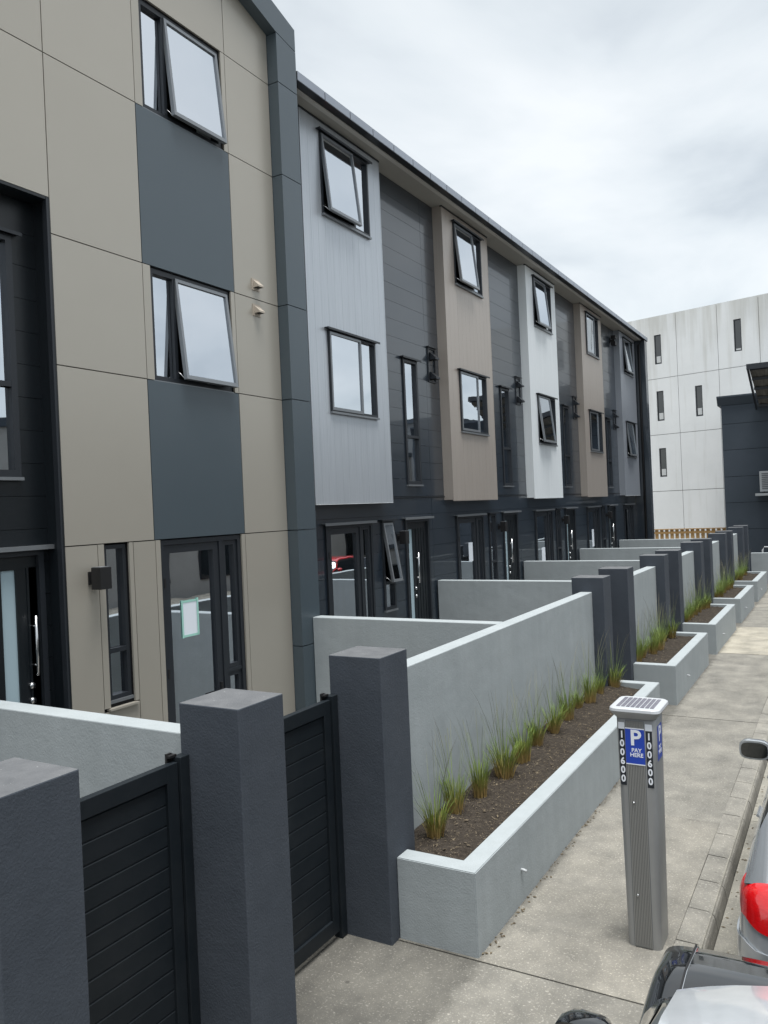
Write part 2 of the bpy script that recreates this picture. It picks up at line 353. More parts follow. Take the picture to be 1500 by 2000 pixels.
def bars(x0, x1, y0, y1, z0, z1, wd, wb=None):
    wb = wb or wd
    return [(x0, x1, y0, y0+wd, z0, z1), (x0, x1, y1-wd, y1, z0, z1), (x0, x1, y0+wd, y1-wd, z1-wd, z1), (x0, x1, y0+wd, y1-wd, z0, z0+wb)]
def window(parent, X, y0, y1, z0, z1, lights, flash=True, name='window', fw=.036, proud=.025, sill=True, fmat='alu', curtain=None, depth=.09):
    """lights: (y0,y1,z0,z1,open_degrees or None for fixed) in metres; hinged at the head"""
    fr = boxes(name, bars(X-depth, X+proud, y0, y1, z0, z1, fw), fmat, parent)
    ml = []
    for (a, b, c, d, op) in lights:
        if a > y0+.06: ml.append((X-depth+.004, X+proud-.004, a-.022, a+.022, max(c, z0+fw), min(d, z1-fw)))
        if c > z0+.06: ml.append((X-depth+.006, X+proud-.002, max(a, y0+fw), min(b, y1-fw), c-.022, c+.022))
    if ml: boxes('mullion', ml, fmat, fr)
    for (a, b, c, d, op) in lights:
        a2 = a+(.028 if a > y0+.06 else fw); b2 = b-(.028 if b < y1-.06 else fw)
        c2 = c+(.028 if c > z0+.06 else fw); d2 = d-(.028 if d < z1-.06 else fw)
        if op is None:
            boxes('pane', [(X-.03, X-.022, a2, b2, c2, d2)], 'glass', fr)
        else:
            h = Vector((X+.012, 0, d2))
            xf = Matrix.Translation(h) @ Matrix.Rotation(R(-op), 4, 'Y') @ Matrix.Translation(-h)
            a3, b3, c3, d3 = a2-.018, b2+.018, c2-.018, d2+.012
            xo = proud+.012
            boxes('sash', bars(X+xo-.045, X+xo, a3, b3, c3, d3, .034, .042), 'aluhi', fr, xf=xf)
            boxes('pane', [(X+xo-.026, X+xo-.018, a3+.034, b3-.034, c3+.042, d3-.034)], 'glass', fr, xf=xf)
            if op > 4:
                p = xf @ Vector((X+xo-.05, a3+.01, c3+.02)); q = Vector((X-.01, a3+.01, c3+.12))
                stay(fr, p, q)
                p = xf @ Vector((X+xo-.05, b3-.02, c3+.02)); q = Vector((X-.01, b3-.02, c3+.12))
                stay(fr, p, q)
    if flash:
        boxes('head_flashing', [(X+.001, X+proud+.05, y0-.07, y1+.07, z1+.012, z1+.024), (X+proud+.042, X+proud+.05, y0-.07, y1+.07, z1-.006, z1+.012)], 'alu', fr)
    if sill:
        boxes('sill', [(X-.05, X+proud+.02, y0-.01, y1+.01, z0-.03, z0-.002)], 'aluhi', fr)
    if curtain:
        for (a, b, c, d, x) in curtain: drape(fr, X+x, a, b, c, d)
    return fr
def stay(parent, p, q):
    tube('stay', [p, q], .006, 'chrome', parent, 5)
def drape(parent, X, a, b, c, d):
    n = 16; v = []; fc = []
    for i in range(n+1):
        y = a+(b-a)*i/n; x = X+.018*math.sin(i*2.1)+.008*math.sin(i*5.3)
        v += [(x, y, c), (x, y, d)]
    for i in range(n): fc.append((2*i, 2*i+2, 2*i+3, 2*i+1))
    k = len(v); v += [(p[0]-.01, p[1], p[2]) for p in v]; fc += [tuple(k+j for j in reversed(q)) for q in fc]
    mesh_obj('curtain', v, fc, 'curtain', parent)
def tube(name, pts, rad, mat, parent=None, n=8, world=True, smooth=True):
    pts = [Vector(p) for p in pts]; v = []; fc = []
    rads = rad if isinstance(rad, (list, tuple)) else [rad]*len(pts)
    for i, p in enumerate(pts):
        d = (pts[min(i+1, len(pts)-1)]-pts[max(i-1, 0)]).normalized()
        a = d.orthogonal().normalized() if abs(d.z) > .95 else d.cross(Vector((0, 0, 1))).normalized()
        b = d.cross(a)
        for k in range(n):
            t = 2*math.pi*k/n; v.append(p+(a*math.cos(t)+b*math.sin(t))*rads[i])
    for i in range(len(pts)-1):
        for k in range(n):
            fc.append((i*n+k, i*n+(k+1) % n, (i+1)*n+(k+1) % n, (i+1)*n+k))
    fc.append(tuple(reversed(range(n)))); fc.append(tuple((len(pts)-1)*n+k for k in range(n)))
    return mesh_obj(name, v, fc, mat, parent, smooth, world)
def prism_yz(name, poly, x0, x1, mat, parent=None):
    """polygon in (y,z) extruded along x"""
    n = len(poly); v = [(x0, p[0], p[1]) for p in poly]+[(x1, p[0], p[1]) for p in poly]
    fc = [tuple(range(n)), tuple(reversed(range(n, 2*n)))]+[(i, i+n, (i+1) % n+n, (i+1) % n) for i in range(n)]
    o = mesh_obj(name, v, fc, mat, parent)
    bm = bmesh.new(); bm.from_mesh(o.data); bmesh.ops.recalc_face_normals(bm, faces=bm.faces[:]); bm.to_mesh(o.data); bm.free()
    return o
def prism_xz(name, poly, y0, y1, mat, parent=None):
    n = len(poly); v = [(p[0], y0, p[1]) for p in poly]+[(p[0], y1, p[1]) for p in poly]
    fc = [tuple(range(n)), tuple(reversed(range(n, 2*n)))]+[(i, i+n, (i+1) % n+n, (i+1) % n) for i in range(n)]
    o = mesh_obj(name, v, fc, mat, parent)
    bm = bmesh.new(); bm.from_mesh(o.data); bmesh.ops.recalc_face_normals(bm, faces=bm.faces[:]); bm.to_mesh(o.data); bm.free()
    return o
ORD = ['first', 'second', 'third', 'fourth', 'fifth', 'sixth', 'seventh', 'eighth', 'ninth', 'tenth', 'eleventh', 'twelfth', 'thirteenth', 'fourteenth']

# ================================================================== SETTING
g = boxes('ground', [(-400, 400, -300, 600, -.6, -.30)], 'earth'); tag(g, kind='structure')
# courtyard level behind the front walls
g = boxes('courtyard', [(-12, -3.52, -6, 34, -.29, .02)], 'earth'); tag(g, kind='structure')
road = boxes('road', [(-.62, 7.2, -40, 140, -.29, -.155)], 'road'); tag(road, kind='structure')
g = boxes('opposite_footpath', [(7.2, 11.6, -40, 140, -.29, -.02)], 'path_a'); tag(g, kind='structure')
fp = bpy.data.objects.new('footpath', None); COL.objects.link(fp); tag(fp, kind='structure')
boxes('footpath_base', [(-3.52, -1.2, -8, 60, -.28, -.012)], 'soil', fp)
ys = [-8, -1.4, 1.7, 5.19, 8.42, 12.35, 17.6, 21.2, 24.9, 28.6, 32.4, 40, 50, 60]
mats = ['path_b', 'path_a', 'path_b', 'path_a', 'path_b', 'path_b', 'path_c', 'path_b', 'path_a', 'path_b', 'path_a', 'path_b', 'path_a']
for i in range(len(ys)-1):
    dz = [0, 0, -.004, 0, -.003, 0, .004, 0, -.003, 0, 0, 0, 0][i]
    o = boxes('slab', [(-3.52, -1.2005, ys[i]+.005, ys[i+1]-.005, -.011, dz)], mats[i], fp)
kb = bpy.data.objects.new('kerb', None); COL.objects.link(kb); tag(kb, kind='structure')
y = -6.0; i = 0
def kerb_mesh(L):
    # rounded arris kerb stone, local origin at its near end
    prof = [(-1.198, -.28), (-1.198, -.002), (-1.06, -.006), (-1.03, -.014), (-1.008, -.034), (-.998, -.06), (-.985, -.15), (-.98, -.28)]
    n = len(prof); v = [(p[0], .006, p[1]) for p in prof]+[(p[0], L-.006, p[1]) for p in prof]
    fc = [tuple(range(n)), tuple(reversed(range(n, 2*n)))]+[(k, k+n, (k+1) % n+n, (k+1) % n) for k in range(n)]
    me = bpy.data.meshes.new('kerb_stone'); me.from_pydata(v, [], fc)
    bm = bmesh.new(); bm.from_mesh(me); bmesh.ops.recalc_face_normals(bm, faces=bm.faces[:]); bm.to_mesh(me); bm.free()
    me.materials.append(MT['kerb']); return me
km = kerb_mesh(.525)
while y < 58:
    o = bpy.data.objects.new('kerb_stone', km); COL.objects.link(o); o.parent = kb
    o.location = (rnd.uniform(-.002, .002), y, rnd.uniform(-.0015, .001)); y += .525
boxes('kerb_bed', [(-1.19, -1.02, -6, 58.3, -.288, -.014)], 'channel', kb)
ch = bpy.data.objects.new('channel', None); COL.objects.link(ch); tag(ch, kind='structure')
for i in range(22):
    boxes('slab', [(-.978, -.615, -6+i*3+.004, -3+i*3-.004, -.285, -.148)], 'channel', ch)
# litter in the channel and along the planter foot
v = []; fc = []
for i in range(420):
    if i < 260: x = -.97+abs(rnd.gauss(0, .07)); yy = rnd.uniform(3, 22); z = -.147
    else: x = -2.395+abs(rnd.gauss(0, .03)); yy = rnd.uniform(5.2, 11.7); z = .003
    s = rnd.uniform(.006, .02); a = rnd.uniform(0, 6.28); k = len(v)
    c, sn = math.cos(a)*s, math.sin(a)*s
    v += [(x-c, yy-sn, z), (x+sn*.5, yy-c*.5, z+.004), (x+c, yy+sn, z+.002), (x-sn*.5, yy+c*.5, z+.006)]; fc += [(k, k+1, k+2, k+3)]
o = mesh_obj('leaf_litter', v, fc, 'chip'); tag(o, 'bits of brown leaf litter along the kerb channel and planter foot', 'litter', kind='stuff')

# ================================================================== TERRACED HOUSES
XF, XB = -6.432, -6.24
PITCH = 4.42; Y0 = 8.42; BAY = 8.95; YEND = 28.86
cols = ['silver', 'taupe', 'white', 'taupe', 'steel']
hl = ['dark terraced house with silver-grey projecting bay, next to the brown panelled building',
      'dark terraced house with nearer of the two taupe projecting bays',
      'dark terraced house with the white projecting bay in mid terrace',
      'dark terraced house with farther taupe bay and both its windows shut',
      'dark end-of-terrace house with steel-grey bay beside the concrete building']
up_open = [6, 6, 6, None, 6]; lo_open = [None, None, 6.5, None, 6]
def front_door(hs, y0, y1, z0, z1, X, strip, handle_y, mirror=False, flash=True):
    d = boxes('front_door', bars(X-.1, X+.03, y0, y1, z0, z1, .055), 'alu', hs)
    L0, L1 = y0+.057, y1-.057
    a, b = strip
    boxes('leaf', [(X-.055, X-.01, L0, a, z0+.02, z1-.058), (X-.055, X-.01, b, L1, z0+.02, z1-.058),
                   (X-.055, X-.01, a, b, z1-.17, z1-.058), (X-.055, X-.01, a, b, z0+.02, z0+.16)], 'door', d)
    for k in range(4):
        yy = b+.1+k*(L1-b-.12)/4
        if yy+.06 < L1: boxes('leaf_batten', [(X-.012, X-.002, yy, yy+.075, z0+.12, z1-.16)], 'door', d)
    boxes('pane', [(X-.04, X-.028, a, b, z0+.16, z1-.17)], 'frost', d)
    hz0, hz1 = z1-1.10, z1-.58
    tube('pull_handle', [(X+.06, handle_y, hz0), (X+.06, handle_y, hz1)], .014, 'chrome', d, 10)
    tube('handle_mount', [(X-.012, handle_y, hz1-.09), (X+.055, handle_y, hz1-.09)], .009, 'chrome', d, 8)
    tube('handle_mount', [(X-.012, handle_y, hz0+.09), (X+.055, handle_y, hz0+.09)], .009, 'chrome', d, 8)
    for q in (.09, .22):
        tube('lock', [(X-.012, handle_y-.02, hz0-q), (X+.012, handle_y-.02, hz0-q)], .028, 'chrome', d, 12)
    if flash: boxes('head_flashing', [(X+.002, X+.085, y0-.09, y1+.1, z1+.014, z1+.03), (X+.077, X+.085, y0-.09, y1+.1, z1-.008, z1+.014)], 'aluhi', d)
    return d
def glazed_door(hs, y0, ym, y1, z0, z1, X, paper=None, flash=True, ym_tr=None):
    d = boxes('glazed_door', bars(X-.1, X+.03, y0, y1, z0, z1, .05)+[(X-.096, X+.026, ym-.03, ym+.03, z0+.05, z1-.05)], 'alu', hs)
    boxes('leaf', bars(X-.06, X+.012, y0+.053, ym-.033, z0+.02, z1-.053, .085, .12), 'alu', d)
    boxes('pane', [(X-.03, X-.022, y0+.138, ym-.118, z0+.14, z1-.138)], 'glass', d)
    zt = z0+.35*(z1-z0) if ym_tr is None else ym_tr
    boxes('sidelight_sash', bars(X-.06, X+.012, ym+.033, y1-.053, zt+.02, z1-.053, .05)+bars(X-.06, X+.008, ym+.033, y1-.053, z0+.053, zt-.02, .05), 'alu', d)
    boxes('transom', [(X-.094, X+.02, ym+.031, y1-.051, zt-.019, zt+.019)], 'alu', d)
    boxes('pane', [(X-.03, X-.022, ym+.083, y1-.103, zt+.07, z1-.103)], 'glass', d)
    boxes('pane', [(X-.03, X-.022, ym+.083, y1-.103, z0+.103, zt-.07)], 'glass', d)
    hy = ym-.075; hz = z0+.98
    boxes('lever_handle', [(X+.013, X+.03, hy-.016, hy+.016, hz-.1, hz+.14), (X+.03, X+.06, hy-.01, hy+.01, hz+.01, hz+.03), (X+.048, X+.064, hy-.13, hy+.01, hz+.008, hz+.032)], 'black', d)
    for q in (.28, .5, .84):
        zc = z0+q*(z1-z0)
        boxes('hinge', [(X+.012, X+.036, y0+.036, y0+.062, zc-.05, zc+.05)], 'black', d)
    if flash: boxes('head_flashing', [(X+.002, X+.085, y0-.09, y1+.06, z1+.014, z1+.03), (X+.077, X+.085, y0-.09, y1+.06, z1-.008, z1+.014)], 'aluhi', d)
    if paper:
        py0, py1, pz0, pz1 = paper
        boxes('paper_notice', [(X-.0215, X-.019, py0, py1, pz0, pz1)], 'paper', d)
        for q in ((X-.0185, X-.0165, py0-.015, py1+.012, pz1-.010, pz1+.014), (X-.0163, X-.0145, py0-.012, py1+.018, pz0-.014, pz0+.010),
                  (X-.0143, X-.0125, py0-.016, py0+.008, pz0-.018, pz1+.018), (X-.0123, X-.0105, py1-.008, py1+.016, pz0+.0, pz1+.026)):
            boxes('masking_tape', [q], 'tape', d)
    return d
def wall_light(hs, X, yc, zc, w=.12, h=.21):
    o = boxes('wall_light', [(X, X+.012, yc-.05, yc+.05, zc-.06, zc+.06), (X+.012, X+.06, yc-.03, yc+.03, zc-.03, zc+.03)], 'black', hs)
    boxes('lamp_housing', [(X+.06, X+.06+w, yc-w/2, yc+w/2, zc-h/2, zc+h/2)], 'black', o, bevel=.004)
    boxes('lamp_cap', [(X+.066, X+.054+w, yc-w/2+.006, yc+w/2-.006, zc+h/2+.001, zc+h/2+.005)], 'aluhi', o)
    return o
def cowl(hs, X, yc, zc, s, mat, name='vent_cowl'):
    # square flange with a hooded cowl open at the bottom
    o = boxes(name, [(X, X+.012, yc-s, yc+s, zc-s, zc+s)], mat, hs)
    a = s*.72
    prism_xz_list(o, X, yc, zc, a, mat)
    return o
def prism_xz_list(o, X, yc, zc, a, mat):
    pr = [(X+.013, zc+a), (X+.013+a*1.5, zc-a*.35), (X+.013+a*1.5, zc-a*.75), (X+.013, zc-a*.75)]
    prism_xz('hood', pr, yc-a, yc+a, mat, o)
    boxes('hood_opening', [(X+.02, X+.005+a*1.5, yc-a*.85, yc+a*.85, zc-a*.8, zc-a*.76)], 'black', o)

for k in range(5):
    u0_ = Y0+k*PITCH; u1_ = min(u0_+PITCH, YEND); b0 = BAY+k*PITCH; b1 = b0+2.14
    hs = thing('terraced_house', hl[k], 'house', (XF, (u0_+u1_)/2, 0), 'terraced houses in the dark row')
    last = k == 4
    # body behind the cladding
    core = boxes('wall', [(XF-6.0, XF-.34, u0_+.004, u1_-.004, 0, 8.78)], 'room', hs)
    off = lambda a: b0+a
    holes = [(off(.46), off(1.74), .35, 3.05)]
    if not last:
        holes += [(off(2.05), off(2.42), 1.63, 3.06), (off(2.83), off(3.70), .35, 3.06), (off(2.99), off(3.51), 3.65, 5.80)]
    # party returns closing the cavity behind the cladding
    boxes('party_wall', [(XF-.339, XF-.02, u0_+.006, u0_+.05, 0, 8.77), (XF-.339, XF-.02, u1_-.05, u1_-.006, 0, 8.77)], 'room', hs)
    for hh in holes:
        pass
    boards_h(core, XF, u0_+.002, u1_-.002, .02, 3.42, .285, holes, 'board')
    boxes('floor_flashing', [(XF-.01, XF+.012, u0_, u1_, 3.425, 3.445)], 'alu', hs)
    yb = b1 if not last else b1
    if not last: boards_h(core, XF, b1-.02, u1_-.002, 3.45, 8.775, .296, holes, 'board')
    boards_h(core, XF, u0_+.002, b0+.02, 3.45, 8.775, .296, [], 'board')
    # projecting bay
    c = cols[k]
    bay = boxes('bay', [(XF-.02, XB-.019, b0, b0+.02, 3.37, 8.775), (XF-.02, XB-.019, b1-.02, b1, 3.37, 8.775),
                        (XF-.02, XB-.019, b0+.02, b1-.02, 3.37, 3.39)], c, hs)
    wh = [(off(.46), off(1.75), 7.45, 8.60), (off(.46), off(1.75), 4.66, 5.81)]
    boards_v(bay, XB, b0, b1, 3.355, 8.774, 12, wh, c)
    boxes('corner_trim', [(XB-.03, XB+.003, b1-.012, b1+.004, 3.35, 8.77)], c, bay)
    boxes('drip_edge', [(XB-.02, XB+.006, b0, b1, 3.344, 3.352)], 'white' if c != 'taupe' else 'taupe', bay)
    for j, (zz0, op) in enumerate(((7.45, up_open[k]), (4.66, lo_open[k]))):
        cu = [(off(1.45), off(1.70), zz0+.05, zz0+1.1, -.10)] if (k+j) % 2 == 0 else [(off(.5), off(.72), zz0+.05, zz0+1.1, -.10)]
        window(hs, XB, off(.46), off(1.75), zz0, zz0+1.15, [(off(.46), off(1.32), zz0, zz0+1.15, 0.0 if op is None else op), (off(1.32), off(1.75), zz0, zz0+1.15, None)], curtain=cu)
    # ground floor joinery
    pap = [None, (off(1.05), off(1.24), 2.15, 2.52), (off(.95), off(1.2), 1.75, 2.15), (off(1.0), off(1.2), 1.9, 2.4), None][k]
    glazed_door(hs, off(.46), off(1.40), off(1.74), .35, 3.05, XF, ym_tr=1.15)
    if k in (1, 2, 3):
        d_ = [o for o in hs.children if o.name.startswith('glazed_door')][0]
        boxes('paper_notice', [(XF-.0215, XF-.019, pap[0], pap[1], pap[2], pap[3])], 'paper', d_)
    if not last:
        window(hs, XF, off(2.05), off(2.42), 1.63, 3.06, [(off(2.05), off(2.42), 2.06, 3.06, 9 if k == 0 else None), (off(2.05), off(2.42), 1.63, 2.06, None)], fw=.05,
               curtain=[(off(2.08), off(2.26), 1.66, 3.0, -.2)])
        front_door(hs, off(2.83), off(3.70), .35, 3.06, XF, (off(2.985), off(3.13)), off(3.185))
        wall_light(hs, XF, off(2.60), 2.77)
        window(hs, XF, off(2.99), off(3.51), 3.65, 5.80, [(off(2.99), off(3.51), 4.47, 5.80, None), (off(2.99), off(3.51), 3.65, 4.47, None)], fw=.055,
               curtain=[(off(3.05), off(3.28), 3.7, 5.0 if k % 2 else 4.4, -.16)])
        vf = boxes('vent_frame', bars(XF, XF+.02, off(3.96), off(4.26), 5.50, 6.13, .03)+[(XF, XF+.055, off(3.93), off(4.29), 6.13, 6.145)], 'alu', hs)
        for zc in (5.97, 5.62):
            prism_xz_list(vf, XF, off(4.11), zc, .08, 'alu')
    if k == 3:
        cm = boxes('flood_light', [(XF, XF+.02, off(3.9), off(4.02), 8.30, 8.45), (XF+.02, XF+.14, off(3.93), off(3.99), 8.34, 8.4), (XF+.06, XF+.2, off(3.85), off(4.07), 8.2, 8.33), (XF+.06, XF+.2, off(3.85), off(4.07), 8.42, 8.52)], 'black', hs)
    # eaves
    e1 = u1_+(.36 if last else 0)
    boxes('soffit', [(XF-.3, -6.075, u0_, e1, 8.78, 8.80)], 'soffit', hs)
    boxes('soffit_trim', [(XB-.03, XB+.012, b0-.01, b1+.01, 8.755, 8.779)], 'alu', hs)
    boxes('fascia', [(-6.073, -6.002, u0_, e1, 8.768, 8.90)], 'fascia', hs)
    gt = boxes('gutter', [(-6.0, -5.886, u0_, e1, 8.782, 8.79)], 'door', hs)
    boxes('gutter_back', [(-6.0, -5.99, u0_, e1, 8.791, 8.90)], 'alu', gt)
    n = round((e1-u0_)/.612)
    for q in range(n):
        a = u0_+(e1-u0_)*q/n; b = u0_+(e1-u0_)*(q+1)/n
        piece('gutter_length', (-5.884, -5.868, a+.009, b-.009, 8.780, 8.892), 'gutter', gt)
    boxes('gutter_joint', [(-5.886, -5.876, u0_, e1, 8.791, 8.888)], 'joint', gt)
    rf = prism_xz('roof', [(-5.985, 8.90), (-12.2, 10.3), (-12.2, 10.2), (-5.985, 8.80)], u0_+.003, e1-.003, 'roof', hs)
    if last:
        boxes('end_blade', [(-12.0, -5.90, YEND, YEND+.34, 0, 8.76)], 'board', hs)
        tube('downpipe', [(-6.1, YEND-.06, 0), (-6.1, YEND-.06, 8.6), (-5.97, YEND-.06, 8.79)], .04, 'black', hs, 10)
        boxes('gutter_end', [(-6.0, -5.866, e1+.001, e1+.012, 8.76, 8.90)], 'aluhi', hs)
        window(hs, XB-.28, YEND-.12, YEND-.02, 4.2, 5.6, [(YEND-.12, YEND-.02, 4.2, 5.6, None)], flash=False, sill=False) if False else None

# ================================================================== BROWN PANELLED BUILDING
XP, XC = -6.01, -5.86
ab = thing('apartment_building', 'champagne-brown panelled building with slate panels, open windows and dark gable frame', 'building', (XP, 4.0, 0))
PX = XP-.022
core = boxes('wall', [(-12.0, XP-.36, -.4, 8.38, 0, 9.0)], 'room', ab)
SL = .32; YC, ZC_ = 7.97, 9.18          # gable slope and the frame's inner corner
ridge = 3.9
def ztop(y): return ZC_+SL*(YC-max(y, 2*ridge-y))
def panel(y0, y1, z0, z1, mat, gap=.005):
    return piece('panel', (PX, XP, y0+gap, y1-gap, z0+gap, z1-gap), mat, core)
def panel_poly(y0, y1, z0, gap=.005):
    y0 += gap; y1 -= gap
    pts = [(y0, z0+gap), (y1, z0+gap), (y1, ztop(y1)+.05)]
    if y0 < ridge < y1: pts.append((ridge, ztop(ridge)+.05))
    pts.append((y0, ztop(y0)+.05))
    prism_yz('panel', pts, PX, XP, 'champagne', core)
ycol = [4.715, 5.78, 7.175, 7.99]
zr = [3.035, 4.652, 5.815, 7.42, 8.56]
# dark backing visible in the joints (solid behind the panels, open behind windows)
bk_holes = [(5.885, 7.105, 7.43, 8.55), (5.885, 7.105, 4.66, 5.81), (5.15, 5.445, 1.55, 3.03), (5.86, 7.11, .3, 3.03), (-.4, 4.715, .0, 6.11)]
bk = cut_rect((-.38, 7.99, .0, 9.0), bk_holes)
boxes('panel_backing', [(XP-.1, PX-.004, *q) for q in bk], 'joint', ab)
prism_yz('gable_backing', [(-.2, 9.0), (7.99, 9.0), (7.99, 9.18), (ridge, ztop(ridge)), (-.2, 9.15)], XP-.1, PX-.004, 'joint', ab)
# first column
panel(4.715, 5.78, 5.815, 7.42, 'champagne'); panel(4.715, 5.78, 4.652, 5.815, 'champagne'); panel(4.715, 5.78, 3.035, 4.652, 'champagne')
panel_poly(4.715, 5.78, 7.42)
# second column with windows
panel(5.78, 7.175, 5.815, 7.42, 'slate'); panel(5.78, 7.175, 3.035, 4.652, 'slate')
panel_poly(5.78, 7.175, 8.56)
for z0, z1 in ((7.42, 8.56), (4.652, 5.815)):
    panel(5.78, 5.885, z0, z1, 'champagne', .003); panel(7.105, 7.175, z0, z1, 'champagne', .003)
# third column
for i in range(4): panel(7.175, 7.99, zr[i], zr[i+1], 'champagne')
panel_poly(7.175, 7.99, 8.56)
# ground storey
panel(4.715, 5.075, .02, 3.035, 'champagne'); panel(5.075, 5.15, 1.50, 3.035, 'champagne', .003); panel(5.445, 5.5, 1.50, 3.035, 'champagne', .003)
panel(5.5, 5.79, .02, 3.035, 'champagne'); panel(5.79, 5.86, .02, 3.035, 'champagne', .003); panel(5.075, 5.5, .02, 1.47, 'champagne')
panel(7.11, 7.175, .02, 3.035, 'champagne', .003); panel(7.175, 7.99, .02, 3.035, 'champagne')
# upper panels over the recessed entry bay
panel(2.9, 4.715, 6.13, 7.42, 'champagne'); panel(1.0, 2.9, 6.13, 7.42, 'champagne'); panel(-.38, 1.0, 6.13, 7.42, 'champagne')
panel_poly(2.9, 4.715, 7.42); panel_poly(1.0, 2.9, 7.42); panel_poly(-.38, 1.0, 7.42)
# open windows
for z0, z1, op in ((7.43, 8.55, 5.5), (4.66, 5.805, 6)):
    window(ab, XP-.055, 5.89, 7.10, z0, z1, [(5.89, 6.24, z0, z1, None), (6.24, 7.10, z0, z1, op)], flash=False, sill=True, fw=.05,
           curtain=[(6.08, 6.27, z0+.04, z1-.04, -.11), (6.85, 7.08, z0+.04, z1-.04, -.11)])
window(ab, XP-.06, 5.16, 5.435, 1.56, 3.02, [(5.16, 5.435, 2.02, 3.02, None), (5.16, 5.435, 1.56, 2.02, None)], flash=False, fw=.04, curtain=[(5.29, 5.42, 1.6, 2.95, -.15)])
boxes('sill', [(XP-.05, XP+.03, 5.12, 5.47, 1.475, 1.495)], 'champagne', ab)
gd = glazed_door(ab, 5.865, 6.78, 7.105, .3, 3.025, XP-.05, paper=(6.19, 6.41, 2.0, 2.36), flash=False, ym_tr=1.52)
wall_light(ab, XP, 5.0, 2.73, .125, .2)
cowl(ab, XP, 7.56, 5.985, .07, 'vent'); cowl(ab, XP, 7.56, 5.68, .07, 'vent')
# recessed entry bay
XR = -6.2
rw_h = [(3.93, 4.44, 3.66, 5.76), (3.62, 4.62, .3, 3.03), (1.9, 3.1, .3, 3.03)]
boards_h(core, XR, -.38, 4.70, .02, 6.10, .296, rw_h, 'door')
boxes('entry_reveal', [(XR-.1, XP+.006, 4.69, 4.712, 0, 6.125)], 'door', ab)
boxes('entry_reveal', [(XP-.045, XP+.014, 4.672, 4.688, 0, 6.125)], 'alu', ab)
boxes('entry_soffit', [(XR-.1, XP+.01, -.38, 4.688, 6.10, 6.124)], 'door', ab)
window(ab, XR, 3.93, 4.44, 3.66, 5.76, [(3.93, 4.44, 4.46, 5.76, None), (3.93, 4.44, 3.66, 4.46, None)], fw=.06, curtain=[(4.2, 4.4, 3.7, 5.1, -.12)])
front_door(ab, 3.62, 4.62, .3, 3.03, XR, (4.22, 4.36), 4.49)
glazed_door(ab, 1.9, 2.8, 3.1, .3, 3.03, XR)
# dark gable frame: column and pitched beam, in butted cladding lengths
frm = boxes('gable_frame', [(-11.9, XP-.03, 8.0, 8.378, 0, 9.0)], 'joint', ab)
zs = [0, 1.6, 3.035, 4.652, 5.815, 7.42, 8.56]
for i in range(6): piece('frame_panel', (XP-.1, XC, 7.992, 8.388, zs[i]+.005, zs[i+1]-.005), 'slate', frm)
prism_yz('frame_panel', [(7.992, 8.565), (8.388, 8.565), (8.388, 9.10), (7.992, 9.165)], XP-.1, XC, 'slate', frm)
zb = lambda y: ZC_+SL*(YC-y)
for (ya, yb) in ((8.388, 6.2), (6.19, ridge)):
    if ya > 8: pts = [(8.388, 9.11), (8.388, 9.385), (7.99, zb(7.99)+.335), (yb, zb(yb)+.335), (yb, zb(yb)), (7.985, 9.176)]
    else: pts = [(ya, zb(ya)), (ya, zb(ya)+.335), (yb, zb(yb)+.335), (yb, zb(yb))]
    prism_yz('frame_panel', pts, XP-.1, XC, 'slate', frm)
    prism_yz('frame_panel', [(2*ridge-p[0]+(-.004 if p[0] == ridge else 0), p[1]) for p in pts], XP-.1, XC, 'slate', frm)
boxes('frame_panel', [(XP-.1, XC, -.59, -.192-.2, 0, 9.1)], 'slate', frm)
prism_yz('roof', [(8.2, 9.05), (ridge, 10.62), (-.4, 9.05)], -12.0, XP-.102, 'roof', ab)

# ================================================================== GARDEN WALLS, PILLARS, GATES
PZ = 2.136
PY = [1.99, 3.50, 5.10]+[v for k in range(5) for v in (11.40+PITCH*k, 12.86+PITCH*k)]
def rough_box(name, b, mat, parent, bev=.006):
    return boxes(name, [b], mat, parent, bevel=bev)
pl = ['nearest charcoal gate pillar, cut off by the left edge of the photo', 'charcoal pillar standing between the two near black gates',
      'charcoal pillar at the near end of the long front planter']
for k in range(5):
    pl.append(['charcoal pillar at the far end of the long front planter', 'charcoal pillar just past the far end of the second planter', 'charcoal pillar at the far end of the third planter',
               'charcoal pillar at the far end of the fourth planter', 'charcoal pillar at the far end of the last planter'][k])
    pl.append(['charcoal pillar at the near end of the second planter', 'charcoal pillar at the near end of the third planter', 'charcoal pillar at the near end of the fourth planter',
               'charcoal pillar at the near end of the fifth and last planter', 'farthest charcoal pillar, beside the low grey wall'][k])
pl[5] = 'charcoal pillar at the far end of the second planter'
pm = None
for i, y in enumerate(PY):
    if pm is None:
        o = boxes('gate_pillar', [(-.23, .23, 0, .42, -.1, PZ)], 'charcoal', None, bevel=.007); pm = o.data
        pm.materials.append(MT['dusty_lit'])
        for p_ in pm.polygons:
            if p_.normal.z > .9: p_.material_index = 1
    else:
        o = bpy.data.objects.new('gate_pillar', pm); COL.objects.link(o)
    o.location = (-3.27, y, rnd.uniform(-.004, .004)); tag(o, pl[i], 'pillar', 'charcoal gate pillars along the footpath')

